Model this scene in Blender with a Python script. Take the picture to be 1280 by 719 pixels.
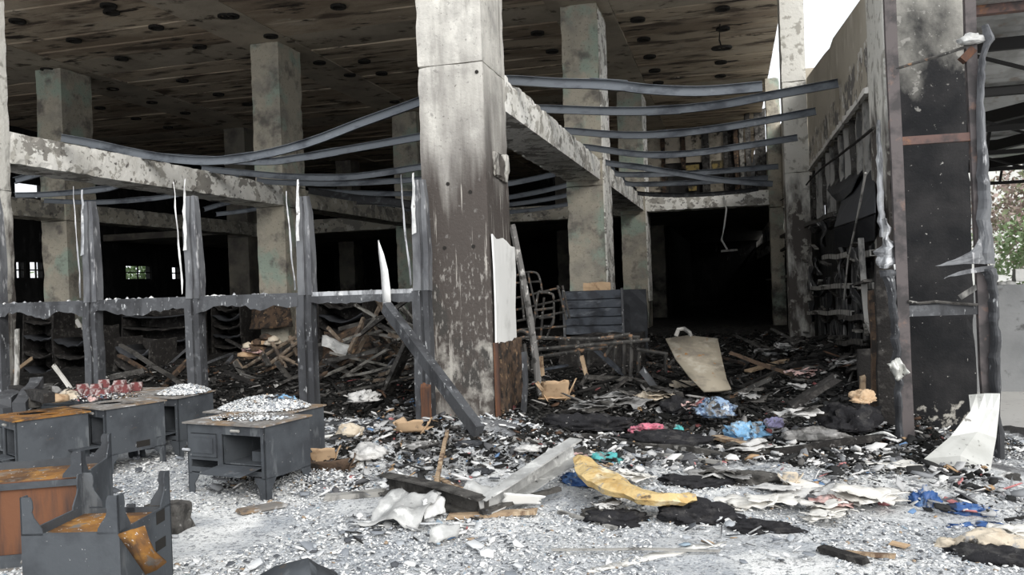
import bpy, bmesh, math, random
import numpy as np
from mathutils import Vector, Matrix, noise as mn

for o in list(bpy.data.objects): bpy.data.objects.remove(o)
S = bpy.context.scene
COL = S.collection
random.seed(7); RNG = np.random.default_rng(11)

# ------------------------------------------------------------------ camera
FPX, EYE, ROLL = 1050.0, 1.65, 0.037
YAW = math.atan(275 / FPX); PITCH = -math.atan(5.5 / FPX)
ca, sa, cp, sp_ = math.cos(YAW), math.sin(YAW), math.cos(PITCH), math.sin(PITCH)
FW = Vector((-sa * cp, ca * cp, sp_)); R0 = Vector((ca, sa, 0)); U0 = Vector((sa * sp_, -ca * sp_, cp))
CR = R0 * math.cos(ROLL) - U0 * math.sin(ROLL); CU = R0 * math.sin(ROLL) + U0 * math.cos(ROLL)
cam = bpy.data.cameras.new('camera'); camo = bpy.data.objects.new('camera', cam); COL.objects.link(camo)
cam.sensor_width = 36.0; cam.lens = FPX / 1280 * 36.0; cam.clip_end = 400
m4 = Matrix((CR, CU, -FW)).transposed().to_4x4(); m4.translation = (0, 0, EYE); camo.matrix_world = m4
S.camera = camo

# ------------------------------------------------------------------ sky, sun, exposure
w = bpy.data.worlds.new('overcast_sky'); S.world = w; w.use_nodes = True
bg = w.node_tree.nodes['Background']; bg.inputs[0].default_value = (0.93, 0.965, 1.0, 1); bg.inputs[1].default_value = 1.2
sun = bpy.data.lights.new('hazy_sun', 'SUN'); suno = bpy.data.objects.new('hazy_sun', sun); COL.objects.link(suno)
sun.energy = 2.5; sun.angle = math.radians(35); sun.color = (1, 0.97, 0.92)
suno.rotation_euler = Vector((-0.58, 0.76, -0.46)).to_track_quat('-Z', 'Y').to_euler()
vs = S.view_settings
vs.view_transform = 'Standard'; vs.look = 'None'; vs.gamma = 1.0; vs.exposure = 0.12; vs.use_curve_mapping = False

# ------------------------------------------------------------------ photo point -> place in the world
def ray(px, py): return FW + CR * ((px - 640) / FPX) - CU * ((py - 359.5) / FPX)
def G(px, py, z=0.0):
    d = ray(px, py); t = (z - EYE) / d.z; return Vector((d.x * t, d.y * t, z))
def AtY(px, py, Y):
    d = ray(px, py); t = Y / d.y; return Vector((d.x * t, Y, EYE + d.z * t))
def AtX(px, py, X):
    d = ray(px, py); t = X / d.x; return Vector((X, d.y * t, EYE + d.z * t))

# ------------------------------------------------------------------ noise and ground height
_LAT = np.random.default_rng(3).random((64, 64))
def vn(x, y):
    x = np.asarray(x, float); y = np.asarray(y, float)
    xi = np.floor(x).astype(int); yi = np.floor(y).astype(int); fx = x - xi; fy = y - yi
    fx = fx * fx * (3 - 2 * fx); fy = fy * fy * (3 - 2 * fy)
    g = lambda a, b: _LAT[a % 64, b % 64]
    return (g(xi, yi) * (1 - fx) + g(xi + 1, yi) * fx) * (1 - fy) + (g(xi, yi + 1) * (1 - fx) + g(xi + 1, yi + 1) * fx) * fy
def sst(x, a, b):
    t = np.clip((x - a) / (b - a), 0, 1); return t * t * (3 - 2 * t)
HEAPS = [(-2.75, 8.25, .9, .55, .20), (-2.0, 7.7, 1.2, .6, .10), (-0.6, 7.0, 1.2, .5, .08), (-0.35, 6.2, .8, .3, .05), (0.9, 6.9, 1.0, .45, .07),
         (-3.2, 7.4, .7, .6, .08), (1.3, 10.6, .6, 1.6, .22), (1.35, 13.5, .6, 2.5, .38), (-1.4, 11.5, 1.0, .9, .04),
         (-4.6, 11.5, 1.2, 1.3, .10), (-7.3, 12.5, 1.5, 1.8, .12), (-9.2, 12.0, 1.0, 1.5, .18), (0.9, 9.5, .8, .5, .12), (-6.2, 15.5, 3.0, 2.0, .2)]
def hgt(x, y):
    x = np.asarray(x, float); y = np.asarray(y, float)
    a = vn(x * 1.1 + 5, y * 1.1 + 9); b = vn(x * 3.7 + 1, y * 3.7 + 2); c = vn(x * 11, y * 11); d = vn(x * 27, y * 27)
    ins = sst(y, 8.5, 10.2) * sst(2.0 - x, -.1, .6) * (1 - .85 * sst(y, 22, 30))
    h = -.02 + .020 * b + .018 * c + .008 * d
    h = h + ins * (.02 + .08 * a + .06 * b + .06 * c + .03 * d)
    for cx, cy, sx, sy, am in HEAPS:
        h = h + am * np.exp(-((x - cx) / sx) ** 2 - ((y - cy) / sy) ** 2) * (.7 + .6 * b)
    h = h - .16 * sst(x, 1.5, 3.0) * (1 - sst(y, 9, 10))
    return h
def H1(x, y): return float(hgt(np.array([x]), np.array([y]))[0])
def GH(px, py, dz=0.0):
    z = 0.0
    for _ in range(4):
        p = G(px, py, z); z = H1(p.x, p.y) + dz
    return p

# ------------------------------------------------------------------ materials
MATS = {}
def M(name, base, layers=(), rough=.85, metal=0.0, bump=0.0, bs=25.0, bd=4.0, spec=.3, world=False):
    m = bpy.data.materials.new(name); m.use_nodes = True; nt = m.node_tree; N = nt.nodes; L = nt.links
    b = N['Principled BSDF']; b.inputs['Roughness'].default_value = rough; b.inputs['Metallic'].default_value = metal
    b.inputs['Specular IOR Level'].default_value = spec
    tc = N.new('ShaderNodeTexCoord'); OC = N.new('ShaderNodeNewGeometry').outputs['Position'] if world else tc.outputs['Object']
    def noise(s, d=5.0, off=0.0, r=.6, kind='n'):
        mp = N.new('ShaderNodeMapping'); L.new(OC, mp.inputs[0])
        mp.inputs['Scale'].default_value = s if isinstance(s, tuple) else (s, s, s); mp.inputs['Location'].default_value = (off, off * 1.7, off * .6)
        if kind == 'v':
            t = N.new('ShaderNodeTexVoronoi'); t.inputs['Scale'].default_value = 1.0; L.new(mp.outputs[0], t.inputs['Vector'])
            sx = N.new('ShaderNodeSeparateColor'); L.new(t.outputs['Color'], sx.inputs[0]); return sx.outputs[0]
        t = N.new('ShaderNodeTexNoise'); t.inputs['Scale'].default_value = 1.0; t.inputs['Detail'].default_value = d; t.inputs['Roughness'].default_value = r
        L.new(mp.outputs[0], t.inputs['Vector']); return t.outputs['Fac']
    def ramp(sock, lo, hi):
        r = N.new('ShaderNodeMapRange'); r.clamp = True
        r.inputs['From Min'].default_value = lo; r.inputs['From Max'].default_value = hi; L.new(sock, r.inputs['Value']); return r.outputs[0]
    def math_(op, a, c):
        n = N.new('ShaderNodeMath'); n.operation = op; n.use_clamp = False
        for i, v in enumerate((a, c)):
            if isinstance(v, (int, float)): n.inputs[i].default_value = v
            else: L.new(v, n.inputs[i])
        return n.outputs[0]
    cur = N.new('ShaderNodeRGB'); cur.outputs[0].default_value = (*base, 1); cur = cur.outputs[0]
    sep = None
    for k, l in enumerate(layers):
        src = noise(l.get('s', 4.0), l.get('d', 5.0), l.get('o', 3.1 * k + 1.3), l.get('r', .6), l.get('k', 'n'))
        for key, idx in (('z', 2), ('x', 0), ('y', 1)):
            if key in l:                     # stain confined to a band along one axis of the thing (soot line, peeling foot)
                if sep is None:
                    sep = N.new('ShaderNodeSeparateXYZ'); L.new(OC, sep.inputs[0])
                z = l[key]; f = ramp(sep.outputs[idx], z[0], z[1])
                if len(z) == 4: f = math_('MULTIPLY', f, ramp(sep.outputs[idx], z[3], z[2]))
                src = math_('ADD', src, math_('MULTIPLY', math_('SUBTRACT', f, 1.0), l.get('zw', .5)))
        fac = ramp(src, l['lo'], l['hi'])
        if l.get('a', 1.0) != 1.0: fac = math_('MULTIPLY', fac, l['a'])
        mx = N.new('ShaderNodeMix'); mx.data_type = 'RGBA'; L.new(fac, mx.inputs[0]); L.new(cur, mx.inputs[6]); mx.inputs[7].default_value = (*l['c'], 1)
        cur = mx.outputs[2]
    L.new(cur, b.inputs['Base Color'])
    if bump:
        bp = N.new('ShaderNodeBump'); bp.inputs['Strength'].default_value = bump; bp.inputs['Distance'].default_value = .02
        L.new(noise(bs, bd, 7.7), bp.inputs['Height']); L.new(bp.outputs[0], b.inputs['Normal'])
    MATS[name] = m; return m
D = dict
def chipmat(name, stops, rough=.9):
    """colour of each chip from its own 'tone' value"""
    m = bpy.data.materials.new(name); m.use_nodes = True; nt = m.node_tree; N = nt.nodes; L = nt.links
    b = N['Principled BSDF']; b.inputs['Roughness'].default_value = rough; b.inputs['Specular IOR Level'].default_value = .2
    at = N.new('ShaderNodeAttribute'); at.attribute_name = 'tone'
    r = N.new('ShaderNodeValToRGB'); r.color_ramp.interpolation = 'CONSTANT'; L.new(at.outputs['Fac'], r.inputs[0])
    e = r.color_ramp.elements
    for i, (p, c) in enumerate(stops):
        el = e[0] if i == 0 else (e[1] if i == 1 else e.new(p)); el.position = p; el.color = (*c, 1)
    L.new(r.outputs[0], b.inputs['Base Color']); MATS[name] = m; return m

M('pillar_front', (.60, .58, .535), [
    D(c=(.40, .385, .36), s=2.2, lo=.45, hi=.72), D(c=(.70, .68, .63), s=5, lo=.52, hi=.7, a=.7),
    D(c=(.185, .172, .16), s=(3, 3, .5), d=8, lo=.08, hi=.50, z=(1.6, 2.2, 3.0, 4.5), zw=.50),
    D(c=(.075, .064, .058), s=(4, 4, .4), d=8, lo=.06, hi=.36, z=(-.4, .4, 2.4, 3.4), zw=.50),
    D(c=(.50, .47, .43), s=(16, 16, .7), d=7, lo=.60, hi=.66, z=(.1, .6, 2.8, 3.4), zw=.4, a=.8),
    D(c=(.46, .44, .40), s=4, d=8, lo=.46, hi=.62, z=(-.2, .2, .9, 1.6), zw=.35, a=.8),
    D(c=(.06, .056, .052), s=(3.2, 3.2, 1.5), d=8, lo=.56, hi=.62, z=(-1, -.2, 1.6, 2.4), zw=.3),
    D(c=(.42, .40, .37), s=(26, 26, 9), d=6, lo=.56, hi=.63, z=(-1, -.2, 1.9, 2.6), zw=.3, a=.55), D(c=(.12, .11, .10), s=30, lo=.66, hi=.72), D(c=(.2, .19, .18), s=14, lo=.62, hi=.7, a=.7)], bump=.45, bs=30)
M('concrete_inner', (.47, .43, .35), [
    D(c=(.32, .30, .26), s=1.3, lo=.45, hi=.65), D(c=(.56, .51, .42), s=3, lo=.5, hi=.7, a=.6),
    D(c=(.36, .44, .37), s=1.1, lo=.50, hi=.60, a=.9), D(c=(.14, .13, .12), s=1.9, d=8, lo=.53, hi=.66, a=.85),
    D(c=(.07, .065, .06), s=2.0, lo=.40, hi=.62, z=(-1, 0, 1.2, 2.3), zw=.5), D(c=(.16, .15, .135), s=18, lo=.58, hi=.66, a=.6)], bump=.4, bs=22)
M('concrete_far', (.20, .185, .155), [D(c=(.11, .10, .09), s=1.2, lo=.42, hi=.62), D(c=(.27, .24, .19), s=2.4, lo=.54, hi=.68, a=.6),  # inner concrete in darker tones, used deeper in the hall
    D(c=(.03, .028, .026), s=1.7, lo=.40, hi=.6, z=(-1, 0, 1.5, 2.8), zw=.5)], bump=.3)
M('plaster_beam', (.86, .845, .80), [
    D(c=(.30, .285, .26), s=(2.1, 2.1, 3), d=8, lo=.555, hi=.575), D(c=(.46, .44, .40), s=3.4, d=7, lo=.56, hi=.59),
    D(c=(.16, .15, .14), s=9, d=6, lo=.60, hi=.66), D(c=(.50, .48, .43), s=1.4, lo=.48, hi=.7, a=.6)], bump=.5, bs=14)
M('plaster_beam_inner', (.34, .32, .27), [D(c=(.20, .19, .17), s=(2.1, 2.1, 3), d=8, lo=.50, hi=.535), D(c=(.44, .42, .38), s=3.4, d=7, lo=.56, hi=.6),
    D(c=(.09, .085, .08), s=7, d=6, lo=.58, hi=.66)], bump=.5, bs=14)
M('ceiling_plank', (.54, .45, .345), [
    D(c=(.33, .26, .195), s=(.35, .9, 1), d=7, lo=.44, hi=.60), D(c=(.55, .48, .39), s=(.5, 1.3, 1), d=6, lo=.55, hi=.68),
    D(c=(.13, .10, .078), s=(.55, 2.2, 1), d=8, lo=.53, hi=.63), D(c=(.045, .036, .03), s=(.9, 2.8, 1), d=8, lo=.575, hi=.64), D(c=(.60, .53, .45), s=(3, 6, 1), d=6, lo=.66, hi=.70)], bump=.7, bs=9, world=True)
M('ceiling_band', (.48, .42, .34), [D(c=(.32, .275, .22), s=.8, lo=.44, hi=.66), D(c=(.11, .09, .07), s=2.2, d=7, lo=.58, hi=.66)], bump=.35, bs=15)
M('cup_black', (.022, .02, .018), rough=.9)
M('soot_black', (.022, .021, .021), [D(c=(.055, .053, .052), s=2.5, lo=.5, hi=.66), D(c=(.10, .095, .09), s=13, d=6, lo=.62, hi=.68, a=.7)], bump=.5)
M('soot_wall', (.012, .012, .0125), [D(c=(.028, .028, .028), s=(2, 2, .7), d=7, lo=.5, hi=.62), D(c=(.10, .098, .096), s=(5, 5, 1.2), d=7, lo=.64, hi=.69, a=.7)], bump=.6, bs=12)
M('pillar_sooty', (.017, .0175, .019), [
    D(c=(.034, .033, .034), s=1.8, lo=.42, hi=.64), D(c=(.44, .425, .385), s=(2.6, 2.6, 1.8), d=8, lo=.12, hi=.62, z=(3.0, 4.7), zw=.55),
    D(c=(.30, .29, .27), s=9, d=7, lo=.60, hi=.64, z=(2.3, 3.6), zw=.2, a=.7),
    D(c=(.42, .41, .39), s=26, d=3, lo=.70, hi=.73), D(c=(.42, .40, .36), s=9, d=6, lo=.50, hi=.58, z=(-1, -.1, .15, .75), zw=.42)], bump=.35, bs=40, rough=.85, spec=.1)
M('plaster_edge', (.62, .605, .56), [D(c=(.085, .075, .068), s=(3, 3, .9), d=8, lo=.34, hi=.50, z=(-2, -1, 2.9, 4.1), zw=.30), D(c=(.35, .335, .30), s=6, lo=.55, hi=.62)], bump=.5, bs=18)
M('parapet', (.47, .43, .36), [D(c=(.40, .36, .295), s=1.0, lo=.45, hi=.62), D(c=(.62, .585, .52), s=(1, 2.2, 1.0), d=7, lo=.60, hi=.65, a=.7),
    D(c=(.18, .17, .16), s=3.0, d=8, lo=.50, hi=.54, z=(3.0, 3.3, 4.25, 4.45), zw=.4), D(c=(.66, .64, .60), s=4.2, d=7, lo=.56, hi=.59, z=(3.0, 3.3, 4.35, 4.5), zw=.5)], bump=.35, bs=14)
M('purlin_steel', (.145, .16, .18), [D(c=(.065, .072, .085), s=(2, 2, 4), lo=.48, hi=.62), D(c=(.20, .215, .235), s=9, lo=.62, hi=.7, a=.7)], rough=.55, metal=.25)
M('purlin_black', (.03, .031, .034), [D(c=(.075, .08, .085), s=6, lo=.52, hi=.64)], rough=.7, metal=.1)
M('frame_grey', (.085, .088, .095), [D(c=(.045, .046, .05), s=(4, 4, 1.5), lo=.46, hi=.6), D(c=(.42, .43, .44), s=(22, 22, 6), d=6, lo=.63, hi=.67), D(c=(.16, .165, .175), s=7, lo=.58, hi=.7)], rough=.6, metal=.2, bump=.2)
M('frame_mid', (.17, .175, .185), [D(c=(.09, .092, .10), s=(4, 4, 1.2), lo=.46, hi=.6), D(c=(.42, .42, .43), s=(14, 14, 3), d=6, lo=.58, hi=.66)], rough=.6, metal=.15, bump=.2)
M('frame_pale', (.50, .51, .53), [D(c=(.18, .185, .195), s=(8, 8, 2), d=6, lo=.48, hi=.58), D(c=(.78, .78, .78), s=5, lo=.55, hi=.68)], rough=.5, metal=.35)
M('aluminium_white', (.78, .78, .77), [D(c=(.5, .5, .49), s=5, lo=.52, hi=.7), D(c=(.22, .21, .2), s=14, d=6, lo=.64, hi=.7)], rough=.45, metal=.15)
M('ash_metal', (.50, .50, .49), [D(c=(.30, .30, .295), s=3, lo=.45, hi=.62), D(c=(.72, .72, .70), s=6, d=6, lo=.55, hi=.66), D(c=(.08, .08, .08), s=9, d=6, lo=.63, hi=.68)], rough=.6, metal=.15, bump=.3)
M('stove_steel', (.080, .088, .098), [D(c=(.055, .06, .068), s=3, lo=.46, hi=.62), D(c=(.15, .16, .17), s=(7, 7, 2), d=7, lo=.60, hi=.66, a=.7), D(c=(.40, .40, .40), s=34, d=3, lo=.71, hi=.735), D(c=(.20, .13, .07), s=5, lo=.66, hi=.72, a=.5)], rough=.62, metal=.2, bump=.15)
M('stove_top', (.20, .185, .17), [D(c=(.24, .17, .11), s=2.2, d=6, lo=.50, hi=.60), D(c=(.42, .41, .40), s=9, d=6, lo=.53, hi=.62), D(c=(.10, .09, .085), s=4, lo=.58, hi=.66)], rough=.8, bump=.3)
M('rust', (.25, .115, .03), [D(c=(.10, .055, .03), s=3.6, d=8, lo=.44, hi=.58), D(c=(.38, .19, .045), s=5.5, d=8, lo=.54, hi=.66), D(c=(.16, .14, .12), s=8, d=6, lo=.58, hi=.66), D(c=(.20, .17, .14), s=2.2, lo=.58, hi=.68), D(c=(.62, .60, .57), s=38, d=3, lo=.66, hi=.70)], rough=.85, bump=.3)
M('rust_dark', (.17, .075, .04), [D(c=(.07, .045, .038), s=(6, 6, .8), lo=.46, hi=.6), D(c=(.27, .11, .04), s=(4, 4, .9), lo=.54, hi=.66)], rough=.85, bump=.2)
M('post_steel', (.115, .10, .10), [D(c=(.06, .055, .056), s=5, lo=.46, hi=.6), D(c=(.19, .13, .11), s=7, d=6, lo=.6, hi=.7)], rough=.8)
M('rust_steel', (.135, .085, .075), [D(c=(.06, .05, .05), s=5, lo=.46, hi=.6), D(c=(.26, .13, .07), s=7, d=6, lo=.55, hi=.66)], rough=.8)
M('char', (.022, .02, .019), [D(c=(.07, .065, .06), s=(9, 9, 9), d=6, lo=.53, hi=.66), D(c=(.26, .25, .24), s=16, d=5, lo=.65, hi=.7, a=.7)], bump=.8, bs=30)
M('char_grey', (.085, .08, .074), [D(c=(.03, .028, .026), s=7, d=6, lo=.46, hi=.58), D(c=(.28, .27, .255), s=13, d=6, lo=.61, hi=.68)], bump=.6, bs=30)
M('char_brown', (.10, .066, .045), [D(c=(.03, .025, .022), s=7, d=6, lo=.45, hi=.58), D(c=(.26, .17, .10), s=11, d=6, lo=.58, hi=.68)], bump=.6, bs=30)
M('wood_raw', (.36, .26, .17), [D(c=(.14, .09, .06), s=8, d=6, lo=.50, hi=.60), D(c=(.52, .42, .30), s=(14, 14, 3), lo=.52, hi=.66)], bump=.3)
M('cardboard', (.50, .35, .22), [D(c=(.62, .47, .32), s=3, lo=.5, hi=.66), D(c=(.08, .06, .045), s=5, d=6, lo=.62, hi=.68), D(c=(.30, .19, .11), s=7, lo=.56, hi=.66)])
M('paper_white', (.72, .70, .66), [D(c=(.50, .48, .44), s=6, lo=.48, hi=.64), D(c=(.06, .055, .05), s=5, d=7, lo=.60, hi=.64)], bump=.3)
M('paper_cream', (.62, .54, .43), [D(c=(.42, .34, .25), s=5, lo=.5, hi=.64), D(c=(.05, .045, .04), s=4, d=7, lo=.57, hi=.62), D(c=(.35, .34, .33), s=12, d=5, lo=.58, hi=.64)], bump=.3)
M('foam_yellow', (.62, .46, .22), [D(c=(.50, .33, .13), s=6, d=8, lo=.48, hi=.60), D(c=(.76, .66, .46), s=5, d=6, lo=.55, hi=.66), D(c=(.13, .095, .06), s=7, d=8, lo=.60, hi=.65), D(c=(.33, .30, .26), s=14, d=5, lo=.60, hi=.66)], bump=.6, bs=35)
M('door_tan', (.33, .29, .225), [D(c=(.20, .175, .14), s=3, d=6, lo=.48, hi=.62), D(c=(.44, .40, .33), s=4, lo=.54, hi=.66), D(c=(.30, .15, .05), s=8, d=6, lo=.62, hi=.67)], bump=.2)
M('cloth_black', (.018, .0175, .02), [D(c=(.05, .048, .048), s=9, lo=.52, hi=.64), D(c=(.30, .29, .28), s=22, d=5, lo=.67, hi=.71)], bump=1.0, bs=22)
M('cloth_grey', (.26, .255, .25), [D(c=(.10, .098, .095), s=6, d=6, lo=.5, hi=.58), D(c=(.5, .49, .48), s=9, lo=.55, hi=.66)], bump=.8, bs=18)
M('cloth_white', (.60, .59, .575), [D(c=(.36, .355, .35), s=7, d=6, lo=.5, hi=.6), D(c=(.05, .048, .046), s=6, d=7, lo=.585, hi=.63)], bump=.9, bs=16)
M('cloth_blue', (.20, .40, .62), [D(c=(.40, .58, .74), s=9, lo=.5, hi=.6), D(c=(.05, .09, .16), s=8, lo=.57, hi=.65), D(c=(.20, .195, .19), s=11, d=6, lo=.52, hi=.60), D(c=(.03, .028, .027), s=6, d=7, lo=.56, hi=.61)], bump=.7)
M('cloth_check', (.26, .36, .50), [D(c=(.07, .10, .18), s=26, lo=.5, hi=.56), D(c=(.60, .66, .72), s=20, lo=.58, hi=.64), D(c=(.20, .195, .19), s=11, d=6, lo=.52, hi=.60), D(c=(.03, .028, .027), s=6, d=7, lo=.56, hi=.61)], bump=.6)
M('plastic_blue', (.04, .10, .27), [D(c=(.12, .22, .42), s=9, lo=.52, hi=.64), D(c=(.02, .03, .06), s=7, lo=.54, hi=.60), D(c=(.35, .36, .38), s=12, d=5, lo=.57, hi=.63)], rough=.4)
M('cloth_pink', (.62, .20, .27), [D(c=(.30, .08, .11), s=9, lo=.52, hi=.62), D(c=(.20, .195, .19), s=11, d=6, lo=.52, hi=.60), D(c=(.03, .028, .027), s=6, d=7, lo=.56, hi=.61)], bump=.6)
M('cloth_rose', (.62, .42, .39), [D(c=(.25, .13, .12), s=9, lo=.52, hi=.62), D(c=(.20, .195, .19), s=11, d=6, lo=.52, hi=.60), D(c=(.03, .028, .027), s=6, d=7, lo=.56, hi=.61)], bump=.6)
M('cloth_teal', (.10, .42, .42), [D(c=(.03, .12, .13), s=11, lo=.5, hi=.6), D(c=(.20, .195, .19), s=11, d=6, lo=.52, hi=.60), D(c=(.03, .028, .027), s=6, d=7, lo=.56, hi=.61)], bump=.6)
M('cloth_lilac', (.32, .30, .47), [D(c=(.12, .11, .16), s=9, lo=.52, hi=.62), D(c=(.20, .195, .19), s=11, d=6, lo=.52, hi=.60), D(c=(.03, .028, .027), s=6, d=7, lo=.56, hi=.61)], bump=.6)
M('brick_red', (.15, .045, .045), [D(c=(.42, .36, .35), s=9, d=5, lo=.48, hi=.60), D(c=(.08, .03, .03), s=8, lo=.55, hi=.66)], bump=.3)
M('cabinet_blue', (.058, .066, .080), [D(c=(.03, .033, .04), s=4, lo=.46, hi=.6), D(c=(.12, .13, .145), s=(3, 3, 9), d=6, lo=.57, hi=.66)], rough=.55, metal=.2)
M('tube_grey', (.065, .062, .058), [D(c=(.03, .029, .028), s=9, lo=.46, hi=.6), D(c=(.25, .15, .09), s=8, lo=.57, hi=.65), D(c=(.35, .34, .32), s=20, lo=.63, hi=.7)], rough=.7)
M('pole_spotted', (.16, .155, .15), [D(c=(.5, .49, .47), s=(14, 14, 8), d=4, lo=.56, hi=.62), D(c=(.06, .058, .055), s=8, lo=.55, hi=.62)], rough=.8)
M('slab_sheet', (.035, .037, .042), [D(c=(.06, .063, .07), s=3, lo=.5, hi=.66)], rough=.55, metal=.15)
M('sheet_bright', (.63, .63, .60), [D(c=(.48, .48, .45), s=2.5, lo=.45, hi=.65), D(c=(.25, .24, .22), s=11, d=6, lo=.63, hi=.68)], rough=.35, metal=.25)
M('yard_ash', (.56, .57, .58), [
    D(c=(.38, .40, .43), s=1.3, d=6, lo=.47, hi=.62), D(c=(.80, .80, .79), s=.9, d=6, lo=.50, hi=.60),
    D(c=(.14, .15, .165), s=26, d=5, lo=.54, hi=.62, a=.75), D(c=(.70, .70, .69), s=36, d=4, lo=.57, hi=.63, a=.8), D(c=(.07, .07, .075), s=58, d=3, lo=.60, hi=.66, a=.8),
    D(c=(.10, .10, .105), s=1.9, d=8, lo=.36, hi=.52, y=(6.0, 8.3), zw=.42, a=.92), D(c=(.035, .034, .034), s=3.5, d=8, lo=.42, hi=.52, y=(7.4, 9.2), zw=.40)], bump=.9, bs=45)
M('concrete_yard', (.66, .65, .63), [D(c=(.54, .53, .52), s=.8, lo=.45, hi=.65), D(c=(.44, .43, .42), s=9, d=6, lo=.60, hi=.68)], bump=.2)
M('char_bed', (.013, .0125, .012), [D(c=(.035, .032, .03), s=6, d=7, lo=.5, hi=.6), D(c=(.13, .125, .12), s=16, d=6, lo=.63, hi=.68)], bump=1.0, bs=30)
M('wall_grey', (.27, .275, .28), [D(c=(.21, .215, .22), s=1.5, lo=.45, hi=.65), D(c=(.12, .12, .12), s=4, lo=.62, hi=.7)], bump=.2)
M('corrugated', (.62, .625, .62), [D(c=(.40, .40, .39), s=2, lo=.45, hi=.62), D(c=(.30, .22, .16), s=4, lo=.60, hi=.7, a=.6)], rough=.5, metal=.3)
M('truss_black', (.022, .021, .021), rough=.7)
M('leaf', (.34, .45, .24), [D(c=(.52, .62, .40), s=1.6, lo=.48, hi=.62), D(c=(.22, .32, .16), s=3, lo=.55, hi=.66)])
M('leaf_red', (.42, .33, .30), [D(c=(.34, .40, .24), s=3, lo=.5, hi=.62)])
M('bark', (.09, .07, .055), bump=.5)
M('house_white', (.74, .74, .72), [D(c=(.62, .62, .6), s=1, lo=.45, hi=.6)])
M('glass_dark', (.05, .06, .07), rough=.15)
M('dark_glazing', (.045, .045, .047), [D(c=(.16, .16, .16), s=(4, 4, 1), lo=.55, hi=.66)], rough=.5)
M('bar_mid', (.22, .21, .19), [D(c=(.06, .056, .05), s=6, d=6, lo=.46, hi=.58), D(c=(.30, .29, .27), s=11, d=5, lo=.58, hi=.66)], rough=.8)
M('bar_brown', (.20, .155, .115), [D(c=(.07, .055, .045), s=6, d=6, lo=.46, hi=.58), D(c=(.30, .27, .23), s=11, d=5, lo=.58, hi=.66)], rough=.8)
M('soot_smear', (.03, .03, .031), [D(c=(.18, .178, .175), s=(6, 6, .9), d=7, lo=.50, hi=.62), D(c=(.45, .44, .43), s=(9, 9, 1.5), d=7, lo=.60, hi=.66)], bump=.5)
M('bar_pale', (.33, .32, .30), [D(c=(.10, .098, .095), s=(6, 6, 2), lo=.5, hi=.6)], rough=.7)
M('panel_beige', (.56, .50, .41), [D(c=(.28, .25, .20), s=2, lo=.46, hi=.64), D(c=(.07, .06, .05), s=2.6, d=6, lo=.58, hi=.66)])
M('ochre', (.34, .26, .10), [D(c=(.08, .07, .05), s=4, lo=.5, hi=.6)])
M('white_board', (.85, .85, .83), [D(c=(.70, .70, .68), s=3, lo=.55, hi=.7), D(c=(.16, .155, .15), s=(3, 3, 1), d=6, lo=.66, hi=.70)], rough=.5)
M('cable_white', (.62, .62, .60), rough=.5)
M('trim_white', (.70, .68, .64), [D(c=(.25, .24, .22), s=(4, 4, 1.5), d=6, lo=.56, hi=.62)], bump=.3)
chipmat('ash_chip', [(0, (.78, .78, .77)), (.30, (.58, .59, .60)), (.52, (.40, .42, .445)), (.70, (.24, .255, .28)), (.82, (.09, .095, .105)), (.88, (.85, .85, .84)), (.965, (.36, .27, .19)), (.985, (.30, .38, .45))])
chipmat('char_chip', [(0, (.010, .010, .0095)), (.42, (.022, .021, .02)), (.70, (.05, .048, .046)), (.84, (.12, .115, .11)), (.93, (.28, .27, .26)), (.962, (.10, .06, .04)), (.985, (.20, .07, .07)), (.990, (.60, .59, .57))])
chipmat('mix_chip', [(0, (.03, .03, .03)), (.22, (.10, .10, .105)), (.40, (.24, .245, .255)), (.58, (.45, .45, .45)), (.76, (.70, .69, .68)), (.92, (.40, .27, .16)), (.955, (.15, .25, .42)), (.97, (.48, .20, .20)), (.985, (.80, .80, .78))])

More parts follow.
